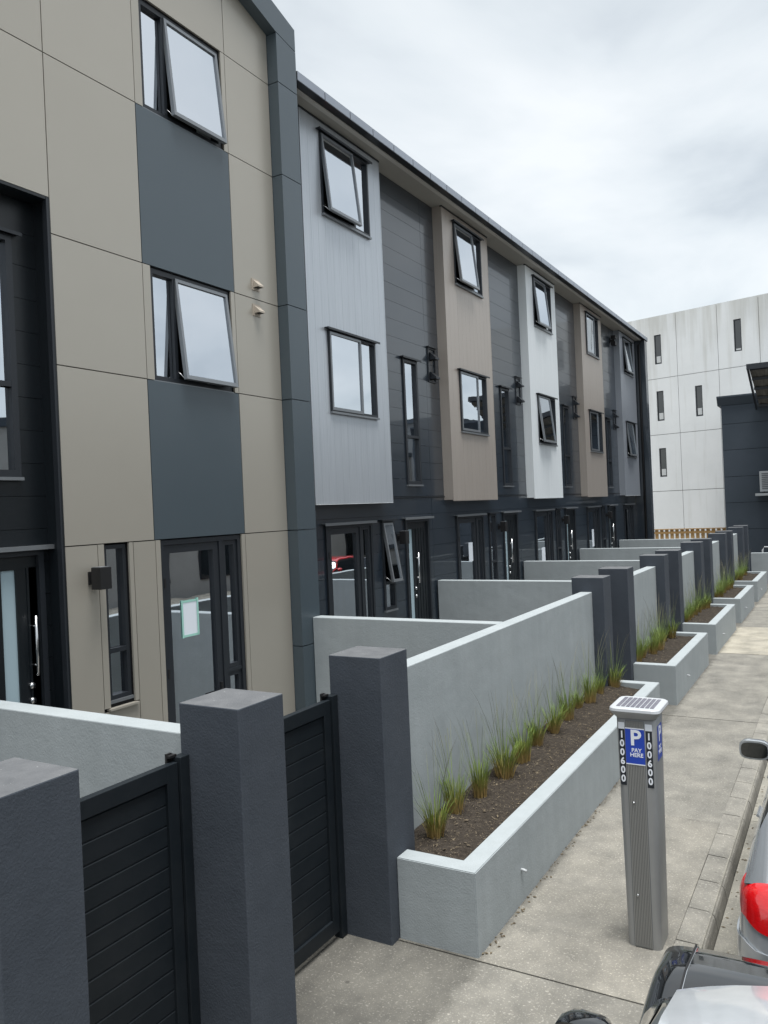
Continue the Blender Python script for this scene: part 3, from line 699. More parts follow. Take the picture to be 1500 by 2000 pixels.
WZ = 1.93
def wall(label, b, grp):
    o = rough_box('garden_wall', b, 'plaster', None, .008)
    me = o.data; c = Vector(((b[0]+b[1])/2, (b[2]+b[3])/2, 0))
    for v in me.vertices: v.co -= c
    o.location = c
    return tag(o, label, 'wall', grp)
FW = 'grey garden walls facing the footpath'; CW = 'grey dividing walls between the front yards'
wall('long grey rendered wall behind the nearest planter', (-3.375, -3.205, 5.52, 11.398, -.05, WZ), FW)
fwl = ['grey rendered wall behind the second planter', 'grey rendered wall behind the third planter', 'grey rendered wall behind the fourth planter', 'grey rendered wall behind the fifth planter']
for k in range(4): wall(fwl[k], (-3.375, -3.205, 13.282+PITCH*k, 15.818+PITCH*k, -.05, WZ), FW)
wall('grey dividing wall ending at pillar between the two near gates, lowest left', (-6.16, -3.502, 3.58, 3.75, -.05, WZ), CW)
wall('grey dividing wall joining the long front wall beside the dark gable column', (-5.855, -3.377, 8.22, 8.395, -.05, WZ), CW)
cwl = ['grey dividing wall between the silver bay and the nearer taupe bay houses', 'grey dividing wall between the nearer taupe bay and white bay houses', 'grey dividing wall between the white bay and farther taupe bay houses',
       'farthest grey dividing wall, below the steel-grey bay']
for k in range(4): wall(cwl[k], (-6.40, -3.502, 12.88+PITCH*k, 13.05+PITCH*k, -.05, WZ), CW)
wall('low grey wall across the far end of the front yards', (-3.03, 2.2, 31.3, 31.5, -.3, 1.12), None)

# gates
bsec = [(-.012, 0), (.012, 0), (.012, .104), (.003, .112), (-.012, .112)]
def board_mesh(L):
    n = len(bsec); v = [(p[0], 0, p[1]) for p in bsec]+[(p[0], L, p[1]) for p in bsec]
    fc = [tuple(range(n)), tuple(reversed(range(n, 2*n)))]+[(k, k+n, (k+1) % n+n, (k+1) % n) for k in range(n)]
    me = bpy.data.meshes.new('gate_board'); me.from_pydata(v, [], fc)
    bm = bmesh.new(); bm.from_mesh(me); bmesh.ops.recalc_face_normals(bm, faces=bm.faces[:]); bm.to_mesh(me); bm.free()
    me.materials.append(MT['gate']); return me
gl = ['black boarded gate nearest the camera, left of the shared pillar', 'black boarded gate between the shared pillar and the long planter']
spans = [(2.41, 3.50), (3.92, 5.10)]+[(11.82+PITCH*k, 12.86+PITCH*k) for k in range(5)]
gl += ['black boarded gate before the second planter', 'black boarded gate before the third planter', 'black boarded gate before the fourth planter', 'black boarded gate before the last planter', 'black boarded gate at the far end of the row']
for i, (a, b) in enumerate(spans):
    gt = thing('gate', gl[i], 'gate', (-3.47, a, 0), 'black boarded gates between the pillars')
    X0, X1 = -3.495, -3.445
    y0, y1 = a+.02, b-.085
    boxes('gate_frame', [(X0, X1, y0, y0+.07, .06, 1.815), (X0, X1, y1-.085, y1, .06, 1.815), (X0, X1, y0+.07, y1-.085, 1.715, 1.815), (X0, X1, y0+.07, y1-.085, .06, .17)], 'gate', gt, bevel=.003)
    bm_ = board_mesh(y1-.085-y0-.07)
    z = .171; n = 0
    while z+.112 < 1.716:
        o = bpy.data.objects.new('board', bm_); COL.objects.link(o); o.parent = gt
        o.location = (-3.476+3.47, y0+.07-a, z); z += .1186; n += 1
    boxes('gate_post', [(-3.5, -3.43, y1+.008, b-.004, 0, 1.84)], 'gate', gt, bevel=.003)
    boxes('latch', [(-3.503, -3.47, y1-.035, y1+.02, 1.842, 1.855), (-3.515, -3.498, y1-.03, y1+.01, 1.80, 1.862)], 'black', gt)

# ================================================================== PLANTERS
def planter(idx, y0, y1, label):
    p = thing('planter', label, 'planter', (-2.75, (y0+y1)/2, 0), 'grey rendered planters beside the footpath')
    XO, XI, H, t = -2.395, -3.038, .612, .165
    # one U-shaped rendered wall (outer loop, inner loop) as a single mesh
    outer = [(XI, y0), (XO, y0), (XO, y1), (XI, y1)]; inner = [(XI, y1-t), (XO-t, y1-t), (XO-t, y0+t), (XI, y0+t)]
    poly = outer+inner
    n = 8; v = [(a, b, -.05) for a, b in poly]+[(a, b, H) for a, b in poly]
    fc = [(k, (k+1) % n, (k+1) % n+n, k+n) for k in range(n)]
    for s in (0, n):
        qs = [(0, 1, 6, 7), (1, 2, 5, 6), (2, 3, 4, 5)]
        for q in qs: fc.append(tuple(x+s for x in (q if s else reversed(q))))
    o = mesh_obj('planter_wall', v, fc, 'plaster', p)
    bm = bmesh.new(); bm.from_mesh(o.data); bmesh.ops.recalc_face_normals(bm, faces=bm.faces[:])
    ed = [e for e in bm.edges if len(e.link_faces) == 2 and e.calc_face_angle() > .5]
    bmesh.ops.bevel(bm, geom=ed, offset=.006, segments=2, affect='EDGES'); bm.to_mesh(o.data); bm.free()
    # soil with real lumps
    nx, ny = 12, int((y1-y0)/.07); v = []; fc = []
    x0, x1, ya, yb = -3.203, XO-t+.01, y0+t-.01, y1-t+.01
    for j in range(ny+1):
        for i in range(nx+1):
            x = x0+(x1-x0)*i/nx; y = ya+(yb-ya)*j/ny
            z = .545+.035*(noise.noise(Vector((x*3, y*3, 0))))+.022*noise.noise(Vector((x*14, y*14, 3)))+.03*(1-i/nx)
            v.append((x, y, z))
    for j in range(ny):
        for i in range(nx):
            a = j*(nx+1)+i; fc.append((a, a+1, a+nx+2, a+nx+1))
    mesh_obj('soil', v, fc, 'soil', p, smooth=True)
    v = []; fc = []; rn = random.Random(100+idx)
    for i in range(int((y1-y0)*(620 if idx == 0 else 240))):
        x = rn.uniform(x0+.02, x1-.02); y = rn.uniform(ya+.02, yb-.02); s = rn.uniform(.003, .011)*(1.0 if rn.random() < .93 else 2.4)
        z = .552+.035*(noise.noise(Vector((x*3, y*3, 0))))+.022*noise.noise(Vector((x*14, y*14, 3)))+.03*(1-(x-x0)/(x1-x0))
        a = rn.uniform(0, 6.28); c, sn = math.cos(a)*s, math.sin(a)*s; k = len(v); h = rn.uniform(.0, .012)
        v += [(x-c, y-sn, z), (x+sn*.35, y-c*.35, z+h*.4), (x+c, y+sn, z+h), (x-sn*.35, y+c*.35, z+h*.6)]; fc.append((k, k+1, k+2, k+3))
    o = mesh_obj('bark_mulch', v, fc, 'chip', p); o['kind'] = 'stuff'
    # weep pipe
    yc = y0+.9 if idx == 0 else y0+1.0
    tube('weep_pipe', [(XO-.01, yc, .27), (XO+.02, yc, .27), (XO+.045, yc, .262)], .012, 'acwhite', p, 8)
    return p
pspan = [(5.215, 11.76)]+[(12.97+PITCH*k, 16.33+PITCH*k) for k in range(4)]
plab = ['longest grey planter, nearest the camera, beside the parking meter', 'second grey planter from the camera', 'third grey planter from the camera', 'fourth grey planter from the camera', 'farthest small grey planter by the low wall']
for i, (a, b) in enumerate(pspan): planter(i, a, b, plab[i])

# grass tufts
def tuft_meshes(seed):
    rn = random.Random(seed)
    def strips(n, h0, h1, lean, wd, base, droop, seg):
        v = []; fc = []
        for _ in range(n):
            a = rn.uniform(0, 6.283); rr = base*math.sqrt(rn.random()); bx, by = rr*math.cos(a), rr*math.sin(a)
            a2 = a+rn.uniform(-.7, .7); ln = lean*rn.uniform(.25, 1.15); h = rn.uniform(h0, h1)
            dx_, dy_ = math.cos(a2), math.sin(a2); px, py = -dy_, dx_; w_ = wd*rn.uniform(.7, 1.3); k = len(v)
            tw = rn.uniform(-.6, .6); px, py = px*math.cos(tw)-py*math.sin(tw), px*math.sin(tw)+py*math.cos(tw)
            for s in range(seg):
                t = s/(seg); q = ln*h*(t*.65+droop*t*t*t); z = h*(t-.28*droop*t**3)
                ww = w_*(1-.55*t)
                v += [(bx+dx_*q-px*ww, by+dy_*q-py*ww, z), (bx+dx_*q+px*ww, by+dy_*q+py*ww, z)]
            t = 1; q = ln*h*(.65+droop); v.append((bx+dx_*q, by+dy_*q, h*(1-.28*droop)))
            for s in range(seg-1): fc.append((k+2*s, k+2*s+1, k+2*s+3, k+2*s+2))
            fc.append((k+2*seg-2, k+2*seg-1, k+2*seg))
        return v, fc
    v, fc = strips(rn.randint(110, 150), .13, .37, rn.uniform(.3, .5), .0036, rn.uniform(.05, .075), .4, 4)
    v2, f2 = strips(rn.randint(18, 34), .45, .9, rn.uniform(.3, .48), .0019, .045, .28, 5)
    # seed heads: little awns near the tips
    res = []
    for nm, vv, ff, m in (('leaf_blades', v, fc, 'blade'), ('seed_stalks', v2, f2, 'stalk')):
        me = bpy.data.meshes.new(nm); me.from_pydata(vv, [], ff); me.materials.append(MT[m]); res.append(me)
    return res
TV = [tuft_meshes(s) for s in (3, 11, 23, 31, 47, 59, 61, 83)]
def tuft(x, y, z, s, vi, label):
    t = thing('grass_tuft', label, 'grass plant', (x, y, z), 'ornamental grass tufts in the planters', rnd.uniform(0, 6.28))
    for nm, me in zip(('leaf_blades', 'seed_stalks'), TV[vi]):
        o = bpy.data.objects.new(nm, me); COL.objects.link(o); o.parent = t
    t.scale = (s, s, s*rnd.uniform(.92, 1.1))
T1 = [(-2.99, 5.78), (-3.06, 6.31), (-3.02, 6.76), (-3.01, 7.34), (-3.01, 7.85), (-3.07, 8.46), (-3.04, 8.97), (-3.07, 9.6), (-3.09, 10.13), (-3.05, 10.51), (-3.05, 11.03), (-2.98, 11.5)]
S1 = [1.2, 1.08, 1.12, 1.3, 1.2, 1.08, 1.16, 1.15, .9, 1.15, .9, 1.15]
for i, (x, y) in enumerate(T1):
    tuft(x, y, .56, S1[i], (i*3) % 8, ORD[i]+' grass tuft from the near end of the longest planter')
for k in range(4):
    a, b = pspan[k+1]
    for j in range(7):
        tuft(-3.03+rnd.uniform(-.06, .08), a+.42+j*.41+rnd.uniform(-.08, .08), .56, rnd.uniform(.95, 1.25), rnd.randrange(8),
             ORD[j]+' grass tuft from the near end of the '+['second', 'third', 'fourth', 'farthest'][k]+' planter')

# ================================================================== BUILDINGS AT THE END OF THE STREET
wb = thing('concrete_building', 'tall weathered white concrete building with narrow slot windows', 'building', (-9.1, 44.9, 0), rotz=math.atan2(-.232, .973))
# local frame: x along the facade, -y towards the street
def wl(a, b, c, d, e_, f_): return (a, b, c, d, e_, f_)
bkb = boxes('wall', [(-16, 14, .12, 12, -.3, 12.9)], 'joint', wb, world=False)
us = [-16, -11.6, -7.2, -2.8, 1.68, 3.82, 5.85, 8.4, 10.9, 14]; zs_ = [-.3, 3.58, 6.62, 9.63, 13.0]
wh = [(.46, .84, 10.41, 11.98), (4.63, 5.0, 10.41, 12.02), (.47, .86, 7.36, 8.96), (2.56, 2.93, 7.38, 8.97), (.48, .87, 4.35, 5.89), (-5, -4.6, 7.36, 8.96), (7, 7.4, 7.36, 8.96), (9.5, 9.9, 10.41, 12.0)]
for i in range(len(us)-1):
    for j in range(4):
        rs = cut_rect((us[i]+.012, us[i+1]-.012, zs_[j]+.012, zs_[j+1]-.012), wh)
        boxes('wall_panel', [(q[0], q[1], 0, .119, q[2], q[3]) for q in rs], 'whitecon', bkb, world=False)
for q in wh:
    wn = boxes('window', [(a, b, .03, .1, c, d) for (a, b, c, d) in ((q[0], q[0]+.05, q[2], q[3]), (q[1]-.04, q[1], q[2], q[3]), (q[0]+.05, q[1]-.04, q[3]-.05, q[3]), (q[0]+.05, q[1]-.04, q[2], q[2]+.05))], 'alu', wb, world=False)
    boxes('pane', [(q[0]+.05, q[1]-.04, .06, .068, q[2]+.05, q[3]-.05)], 'carglass', wn, world=False)
    boxes('blind', [(q[0]+.09, q[1]-.07, .045, .058, q[2]+.08, q[2]+.42) if q[0] < 4 else (q[0]+.07, q[1]-.06, .045, .058, q[2]+.06, q[2]+.14)], 'curtain', wn, world=False)
db = thing('navy_building', 'dark navy rendered building with capped parapet at the end of the street', 'building', (-.5, 36, 0))
dcore = boxes('wall', [(-4.36, 6.0, 36.03, 44, -.3, 6.95)], 'joint', db)
zz_ = [-.3, 1.8, 2.9, 3.98, 5.09, 6.17, 6.95]
for i in range(6): piece('wall_panel', (-4.38, 6.02, 36.0, 36.029, zz_[i]+.008, zz_[i+1]-.008), 'navy', dcore)
boxes('side_panel', [(-4.385, -4.361, 36.03, 44, -.3, 6.95)], 'navy', db)
cp = prism_yz('parapet_cap', [(35.98, 6.95), (35.78, 7.27), (35.78, 7.33), (44, 7.33), (44, 6.95)], -4.52, 6.1, 'navy', db)
# canopy jutting from the navy building
cn = thing('canopy', 'upward-sloping corrugated canopy jutting out at the right edge', 'canopy', (-1.2, 34, 0))
def canz(y): return 6.78+(36-y)*.42
v = []; fc = []; nn = 60
for i in range(nn+1):
    x = -3.0+i*(5.0/nn); dz = .014*(1 if i % 4 in (1, 2) else -1)
    v += [(x-.03*0, 33.0, canz(33)+dz), (x+.08, 35.95, canz(35.95)+dz)]
for i in range(nn): fc.append((2*i, 2*i+1, 2*i+3, 2*i+2))
k = len(v); v += [(p[0], p[1], p[2]+.012) for p in v]; fc += [tuple(k+j for j in reversed(q)) for q in fc]
mesh_obj('roof_sheet', v, fc, 'corr', cn)
for y in (33.1, 33.8, 34.5, 35.2, 35.8):
    boxes('purlin', [(-2.97, 2.0, y-.04, y+.04, canz(y)-.12, canz(y)-.02)], 'alu', cn)
prism_yz('edge_beam', [(32.97, canz(32.97)-.13), (35.97, canz(35.97)-.13), (35.97, canz(35.97)+.05), (32.97, canz(32.97)+.05)], -3.07, -3.005, 'alu', cn)
boxes('fascia', [(-3.07, 2.0, 32.9, 32.968, canz(33)-.14, canz(33)+.06)], 'alu', cn)
# air conditioner on its shelf
sh = boxes('wall_shelf', [(-.55, .55, -.5, .5, 0, .1)], 'acwhite'); sh.location = (-2.58, 35.495, 3.14); tag(sh, 'narrow pale shelf bracketed on the navy wall', 'shelf')
ac = thing('air_conditioner', 'pale grey outdoor air conditioner unit on a navy wall shelf', 'air conditioner', (-2.55, 35.5, 3.24))
boxes('case', [(-2.98, -2.12, 35.3, 35.72, 3.30, 4.12)], 'acwhite', ac, bevel=.015)
boxes('feet', [(-2.9, -2.8, 35.3, 35.7, 3.241, 3.299), (-2.3, -2.2, 35.3, 35.7, 3.241, 3.299)], 'black', ac)
for i in range(9): piece('grille_slat', (-2.9, -2.2, 35.285, 35.299, 3.4+i*.075, 3.44+i*.075), 'greybumper', ac)
# timber fence
tf = thing('timber_fence', 'golden timber paling fence in front of the white concrete building', 'fence', (-6.3, 37, 0))
x = -9.6
while x < -4.42:
    piece('paling', (x, x+.145, 37.0, 37.02, -.3, 1.80), 'timber', tf); x += .215
boxes('rail', [(-9.6, -4.4, 36.96, 36.998, 1.62, 1.72)], 'timber', tf); boxes('rail', [(-9.6, -4.4, 36.955, 36.998, .3, .4)], 'timber', tf)
boxes('cap_rail', [(-9.6, -4.4, 36.93, 37.05, 1.805, 1.84)], 'timber', tf)
# grey metal handrail
hr = thing('handrail', 'short pale metal handrail behind the low grey wall', 'handrail', (-2.2, 33, 0))
tube('top_rail', [(-2.78, 33, -.3), (-2.78, 33, 1.12), (-2.72, 33, 1.22), (-2.4, 33, 1.22), (-.5, 33, 1.15)], .03, 'acwhite', hr, 8)
for i in range(5): tube('post', [(-2.4+i*.45, 33, -.3), (-2.4+i*.45, 33, 1.2-i*.012)], .015, 'acwhite', hr, 8)

# across the road: seen only as reflections in the windows
ob = thing('opposite_building', 'long pale block building across the road, mirrored in the windows', 'building', (14, 26, 0))
oc = boxes('wall', [(12.0, 22, -14, 47, -.3, 6.6)], 'opp', ob)
for i in range(14):
    for z in (.6, 3.9):
        wn = boxes('window', [(11.94, 12.02, -12+i*4.2, -9.6+i*4.2, z, z+1.7)], 'alu', ob)
        boxes('pane', [(11.92, 11.938, -11.93+i*4.2, -9.67+i*4.2, z+.07, z+1.63)], 'carglass', wn)
boxes('parapet', [(11.9, 22.1, -14.1, 47.1, 6.602, 6.9)], 'navy', ob)
o2 = thing('opposite_building', 'taller dark block farther along the road, mirrored in the windows', 'building', (16, 60, 0))
boxes('wall', [(12.5, 24, 53, 90, -.3, 9.6)], 'greybumper', o2)
boxes('parapet', [(12.4, 24.1, 52.9, 90.1, 9.602, 9.9)], 'navy', o2)

# ================================================================== PARKING METER
pmr = thing('parking_meter', 'grey solar-topped pay parking meter on the footpath, numbered 100600', 'parking meter', (-1.375, 6.0, 0))
# local metres round the post centre; front faces -Y
def mw(x, y, z): return (-1.375+x, 6.0+y, z)
def sect(z, wx, wy, rad):
    pts = []
    for cx, cy, a0 in ((wx-rad, wy-rad, 0), (-wx+rad, wy-rad, 90), (-wx+rad, -wy+rad, 180), (wx-rad, -wy+rad, 270)):
        for q in range(5):
            a = R(a0+q*22.5); pts.append((cx+rad*math.cos(a), cy+rad*math.sin(a), z))
    return pts
MB_, MTOP = (.118, .145), (.138, .150)
Hm = 1.655
rows = [sect(z, MB_[0]+(MTOP[0]-MB_[0])*z/Hm, MB_[1]+(MTOP[1]-MB_[1])*z/Hm, .04) for z in (0, .02, .5, 1.0, 1.4, Hm)]
v = [mw(*p) for rw in rows for p in rw]; n = 20; fc = []
for i in range(len(rows)-1):
    for k in range(n): fc.append((i*n+k, i*n+(k+1) % n, (i+1)*n+(k+1) % n, (i+1)*n+k))
fc.append(tuple((len(rows)-1)*n+k for k in range(n)))
post = mesh_obj('post', v, fc, 'meter', pmr, smooth=True)
for p in post.data.polygons: p.use_smooth = len(p.vertices) == 4
yf = lambda z: -(MB_[1]+(MTOP[1]-MB_[1])*z/Hm)
# recessed ribbed centre of the front face
hw = .062
def slab(x0, x1, z0, z1, d0, d1, mat, name, parent=pmr):
    v = [mw(x, yf(z)-d, z) for d in (d0, d1) for x in (x0, x1) for z in (z0, z1)]
    fcs = [(0, 2, 3, 1), (4, 5, 7, 6), (0, 1, 5, 4), (2, 6, 7, 3), (0, 4, 6, 2), (1, 3, 7, 5)]
    return mesh_obj(name, v, fcs, mat, parent)
slab(-.068, .062, .012, Hm-.012, .0005, .0022, 'greybumper', 'front_channel')

for i in range(11):
    x = -.062+i*.0113; slab(x, x+.0082, .014, Hm-.014, .0023, .010, 'meterrib', 'front_rib')
for zc in (1.05, .38):
    o = tube('bolt', [mw(-.03, yf(zc)-.008, zc), mw(-.03, yf(zc)-.016, zc)], .009, 'chrome', pmr, 8)
# signs
sg = slab(-.070, .064, 1.335, 1.585, .0105, .0125, 'signblue', 'pay_sign')
slab(-.070, .064, 1.585, 1.592, .0105, .0130, 'ink', 'sign_border', sg); slab(-.070, .064, 1.328, 1.335, .0105, .0130, 'ink', 'sign_border', sg)
st1 = slab(.072, .116, 1.17, 1.575, .0008, .002, 'strip', 'number_strip')
st2 = slab(-.118, -.076, 1.17, 1.575, .0008, .002, 'strip', 'number_strip')
slab(.070, .118, 1.578, 1.625, .0008, .002, 'ink', 'label_plate'); slab(-.120, -.076, 1.578, 1.625, .0008, .002, 'ink', 'label_plate')
def text(s, size, x, z, mat, parent, d, face='front', sx=1.0, bold=0.0, align='CENTER'):
    cu = bpy.data.curves.new('text', 'FONT'); cu.body = s; cu.size = size; cu.align_x = align; cu.align_y = 'CENTER'; cu.extrude = .0006; cu.offset = bold
    cu.resolution_u = 3
    o = bpy.data.objects.new('text', cu); COL.objects.link(o)
    dg = bpy.context.evaluated_depsgraph_get(); me = bpy.data.meshes.new_from_object(o.evaluated_get(dg)); bpy.data.objects.remove(o)
    me.name = 'lettering'; me.materials.clear(); me.materials.append(MT[mat])
    if face == 'front': m = Matrix.Translation((x, yf(z)-d, z)) @ Matrix.Rotation(R(90), 4, 'X') @ Matrix.Diagonal((sx, 1, 1, 1))
    else: m = Matrix.Translation((xs(z)+d, x, z)) @ Matrix.Rotation(R(90), 4, 'Z') @ Matrix.Rotation(R(90), 4, 'X') @ Matrix.Diagonal((sx, 1, 1, 1))
    me.transform(m)
    ob_ = bpy.data.objects.new('lettering', me); COL.objects.link(ob_); ob_.parent = parent
    return ob_
xs = lambda z: MB_[0]+(MTOP[0]-MB_[0])*z/Hm
text('P', .155, .002, 1.518, 'ink', sg, .0140, bold=.0035)
text('PAY', .040, .006, 1.432, 'ink', sg, .0136, bold=.0008); text('HERE', .040, .006, 1.398, 'ink', sg, .0136, bold=.0008)
for (st, xc) in ((st1, .094), (st2, -.097)):
    for i, chx in enumerate('100600'):
        text(chx, .068, xc, 1.535-i*.064, 'ink', st, .0030, bold=.0022, sx=.92)
def sslab(y0, y1, z0, z1, d0, d1, mat, name, parent=pmr):
    v = [mw(xs(z)+d, y_, z) for d in (d0, d1) for y_ in (y0, y1) for z in (z0, z1)]
    fcs = [(0, 1, 3, 2), (4, 6, 7, 5), (0, 4, 5, 1), (2, 3, 7, 6), (0, 2, 6, 4), (1, 5, 7, 3)]
    return mesh_obj(name, v, fcs, mat, parent)
s2 = sslab(-.075, .07, 1.345, 1.595, .0008, .002, 'signblue', 'pay_sign')
text('P', .155, 0, 1.525, 'ink', s2, .003, 'side', bold=.003); text('PAY', .04, 0, 1.432, 'ink', s2, .003, 'side'); text('HERE', .04, 0, 1.398, 'ink', s2, .003, 'side')
# collar, cap and solar panel
v = []
for z, wx, wy in ((1.655, .142, .155), (1.70, .172, .19), (1.712, .18, .196)):
    v += [mw(*p) for p in sect(z, wx, wy, .05)]
fc = []
for i in range(2):
    for k in range(20): fc.append((i*20+k, i*20+(k+1) % 20, (i+1)*20+(k+1) % 20, (i+1)*20+k))
fc.append(tuple(reversed(range(20)))); fc.append(tuple(40+k for k in range(20)))
mesh_obj('cap_underside', v, fc, 'meter', pmr)
v = []
for z, wx, wy in ((1.713, .181, .197), (1.731, .178, .194), (1.737, .170, .187)):
    v += [mw(p[0], p[1], p[2]) for p in sect(z, wx, wy, .055)]
fc = []
for i in range(2):
    for k in range(20): fc.append((i*20+k, i*20+(k+1) % 20, (i+1)*20+(k+1) % 20, (i+1)*20+k))
fc.append(tuple(reversed(range(20)))); fc.append(tuple(40+k for k in range(20)))
cap = mesh_obj('cap', v, fc, 'metercap', pmr)
for i in range(8):
    for j in range(2):
        x0 = -.132+i*.034; y0_ = -.14+j*.142
        o = boxes('solar_cell', [(-1.375+x0, -1.375+x0+.026, 6+y0_, 6+y0_+.138, 1.7375, 1.7405)], 'solar', cap)

# ================================================================== CARS
def lerp(a, b, t): return a+(b-a)*t
def interp(tab, x):
    for i in range(len(tab)-1):
        if x <= tab[i+1][0]:
            x0, a = tab[i]; x1, b = tab[i+1]; t = max(0, min(1, (x-x0)/(x1-x0))); t = t*t*(3-2*t)*.6+t*.4
            return lerp(a, b, t)
    return tab[-1][1]
def build_car(name, label, loc, rotz, paint, Lc=4.2, Wc=1.70, hood=1.15, hatch=True, group=None, zs=1.0, tall=False, mdx=-.42, mdy=.10, shade=False):
    car = thing(name, label, 'car', loc, group, rotz)
    hwid = Wc/2
    # x forward: rear at 0, front at Lc
    top = [(0, .86), (.10, .95), (.35, .96), (Lc-hood-.35, .94), (Lc-hood, .985), (Lc-hood*.55, .93), (Lc-.32, .80), (Lc-.12, .70), (Lc, .58)]
    if tall: top = [(0, .86), (.10, .95), (.35, .96), (Lc-hood-.35, .94), (Lc-hood, .985), (Lc-hood*.55, .955), (Lc-.34, .885), (Lc-.16, .83), (Lc-.06, .75), (Lc, .60)]
    bot = [(0, .34), (.25, .24), (.6, .19), (Lc-.7, .19), (Lc-.2, .24), (Lc, .30)]
    def wid(x):
        rr, nr, rf, nf = (.42, 3.2, .55, 4.2) if tall else (.42, 3.2, .85, 2.9)
        if x < rr: s = (1-(1-max(x, 0)/rr)**nr)**(1/nr) if x > 0 else 0; return hwid*(.62+.38*s)
        if x > Lc-rf: s = (1-(1-(Lc-x)/rf)**nf); s = max(s, 0)**(1/nf); return hwid*((.76+.24*s) if tall else (.60+.40*s))
        return hwid
    secp = [(0, 0), (.80, 0), (.95, .09), (1.0, .34), (.995, .60), (.985, .80), (.965, .915), (.90, .972), (.74, .99), (.4, 1.0), (0, 1.006)]
    def spl(t):
        n = len(secp)-1; f_ = t*n; i = min(int(f_), n-1); q = f_-i
        p0, p1, p2, p3 = secp[max(i-1, 0)], secp[i], secp[i+1], secp[min(i+2, n)]
        def cr(a, b, c, d): return .5*((2*b)+(-a+c)*q+(2*a-5*b+4*c-d)*q*q+(-a+3*b-3*c+d)*q**3)
        return cr(p0[0], p1[0], p2[0], p3[0]), cr(p0[1], p1[1], p2[1], p3[1])
    def P(x, t, side=1, off=0.0):
        def raw(x, t):
            a, b = spl(t); zb_, zt = interp(bot, x), interp(top, x); w_ = wid(x)
            # rear and front faces lean with height
            xx = x
            if x < .5: xx = x+(.5-x)/.5*(.10*max(0, b-.55)-.02*(1-abs(b-.35)))
            return Vector((xx, side*a*w_, zb_+(zt-zb_)*b))
        p = raw(x, t)
        if off:
            e_ = .004
            du = raw(min(x+e_, Lc), t)-raw(max(x-e_, 0), t); dv = raw(x, min(t+e_, 1))-raw(x, max(t-e_, 0))
            nn_ = du.cross(dv)*side
            if nn_.length > 1e-9:
                nn_.normalize(); c = Vector((Lc/2, 0, .5))
                if nn_.dot(p-Vector((max(.5, min(Lc-.8, p.x)), 0, .5))) < 0: nn_ = -nn_
                p = p+nn_*off
        return p
    xsn = [0, .003, .012, .03, .06, .1, .15, .21, .28, .36, .44]+[.44+(Lc-.95-.44)*i/26 for i in range(1, 27)]+[Lc-.95+.95*(1-(1-i/14)**1.8) for i in range(1, 15)]
    nt_ = 44; v = []; fc = []
    for x in xsn:
        ring = [P(x, i/nt_, 1) for i in range(nt_+1)]+[P(x, i/nt_, -1) for i in range(nt_-1, 0, -1)]
        v += ring
    m_ = 2*nt_
    for i in range(len(xsn)-1):
        for k in range(m_): fc.append((i*m_+k, i*m_+(k+1) % m_, (i+1)*m_+(k+1) % m_, (i+1)*m_+k))
    def capf(i0, rev):
        for k in range(nt_):
            a, b = i0+k, i0+k+1; c, d = i0+(m_-k-1) % m_, i0+(m_-k) % m_
            q = [a, b, c, d] if k > 0 else [a, b, c]
            q = [x for j, x in enumerate(q) if x not in q[:j]]
            if len(q) > 2: fc.append(tuple(reversed(q)) if rev else tuple(q))
    capf(0, False); capf((len(xsn)-1)*m_, True)
    body = mesh_obj('body', v, fc, paint, car, smooth=True, world=False)
    bm = bmesh.new(); bm.from_mesh(body.data); bmesh.ops.remove_doubles(bm, verts=bm.verts[:], dist=1e-5); bmesh.ops.recalc_face_normals(bm, faces=bm.faces[:]); bm.to_mesh(body.data); bm.free()
    # wheel arches cut out of the body
    WR = .305; axles = (.80, Lc-.86)
    cuts = []
    for ax in axles:
        for s in (-1, 1):
            c = tube('cut', [(ax, s*(hwid-.20), WR), (ax, s*(hwid+.2), WR)], WR+.055, 'black', None, 32, world=False); cuts.append(c)
    for c in cuts:
        bm = bmesh.new(); bm.from_mesh(c.data); bmesh.ops.recalc_face_normals(bm, faces=bm.faces[:]); bm.to_mesh(c.data); bm.free()
        c.parent = None; md = body.modifiers.new('b', 'BOOLEAN'); md.operation = 'DIFFERENCE'; md.solver = 'MANIFOLD'
        c.matrix_world = Matrix.Identity(4)
        md.object = c
    save = (car.location.copy(), car.rotation_euler.copy()); car.location = (0, 0, 0); car.rotation_euler = (0, 0, 0)
    bpy.context.view_layer.update()
    dg = bpy.context.evaluated_depsgraph_get(); me = bpy.data.meshes.new_from_object(body.evaluated_get(dg))
    body.modifiers.clear(); body.data = me
    for c in cuts: bpy.data.objects.remove(c, do_unlink=True)
    car.location, car.rotation_euler = save
    for p in body.data.polygons: p.use_smooth = True
    try: body.data.set_sharp_from_angle(angle=R(38))
    except Exception: pass
    def patch(nm, x0, x1, t0, t1, off, mat, side=1, nx=10, ny=10, parent=car, th=.012, shape=None):
        v = []; fc = []
        for i in range(nx+1):
            for j in range(ny+1):
                a, b = i/nx, j/ny
                if shape: a2, b2 = shape(a, b)
                else: a2, b2 = a, b
                v.append(P(lerp(x0, x1, a2), lerp(t0, t1, b2), side, off))
        n0 = len(v)
        for i in range(nx+1):
            for j in range(ny+1):
                a, b = i/nx, j/ny
                a2, b2 = shape(a, b) if shape else (a, b)
                v.append(P(lerp(x0, x1, a2), lerp(t0, t1, b2), side, off-th))
        w1 = ny+1
        for i in range(nx):
            for j in range(ny):
                q = (i*w1+j, (i+1)*w1+j, (i+1)*w1+j+1, i*w1+j+1); fc.append(q); fc.append(tuple(n0+z for z in reversed(q)))
        bd = [i*w1 for i in range(nx+1)]+[nx*w1+j for j in range(1, ny+1)]+[i*w1+ny for i in range(nx-1, -1, -1)]+[j for j in range(ny-1, 0, -1)]
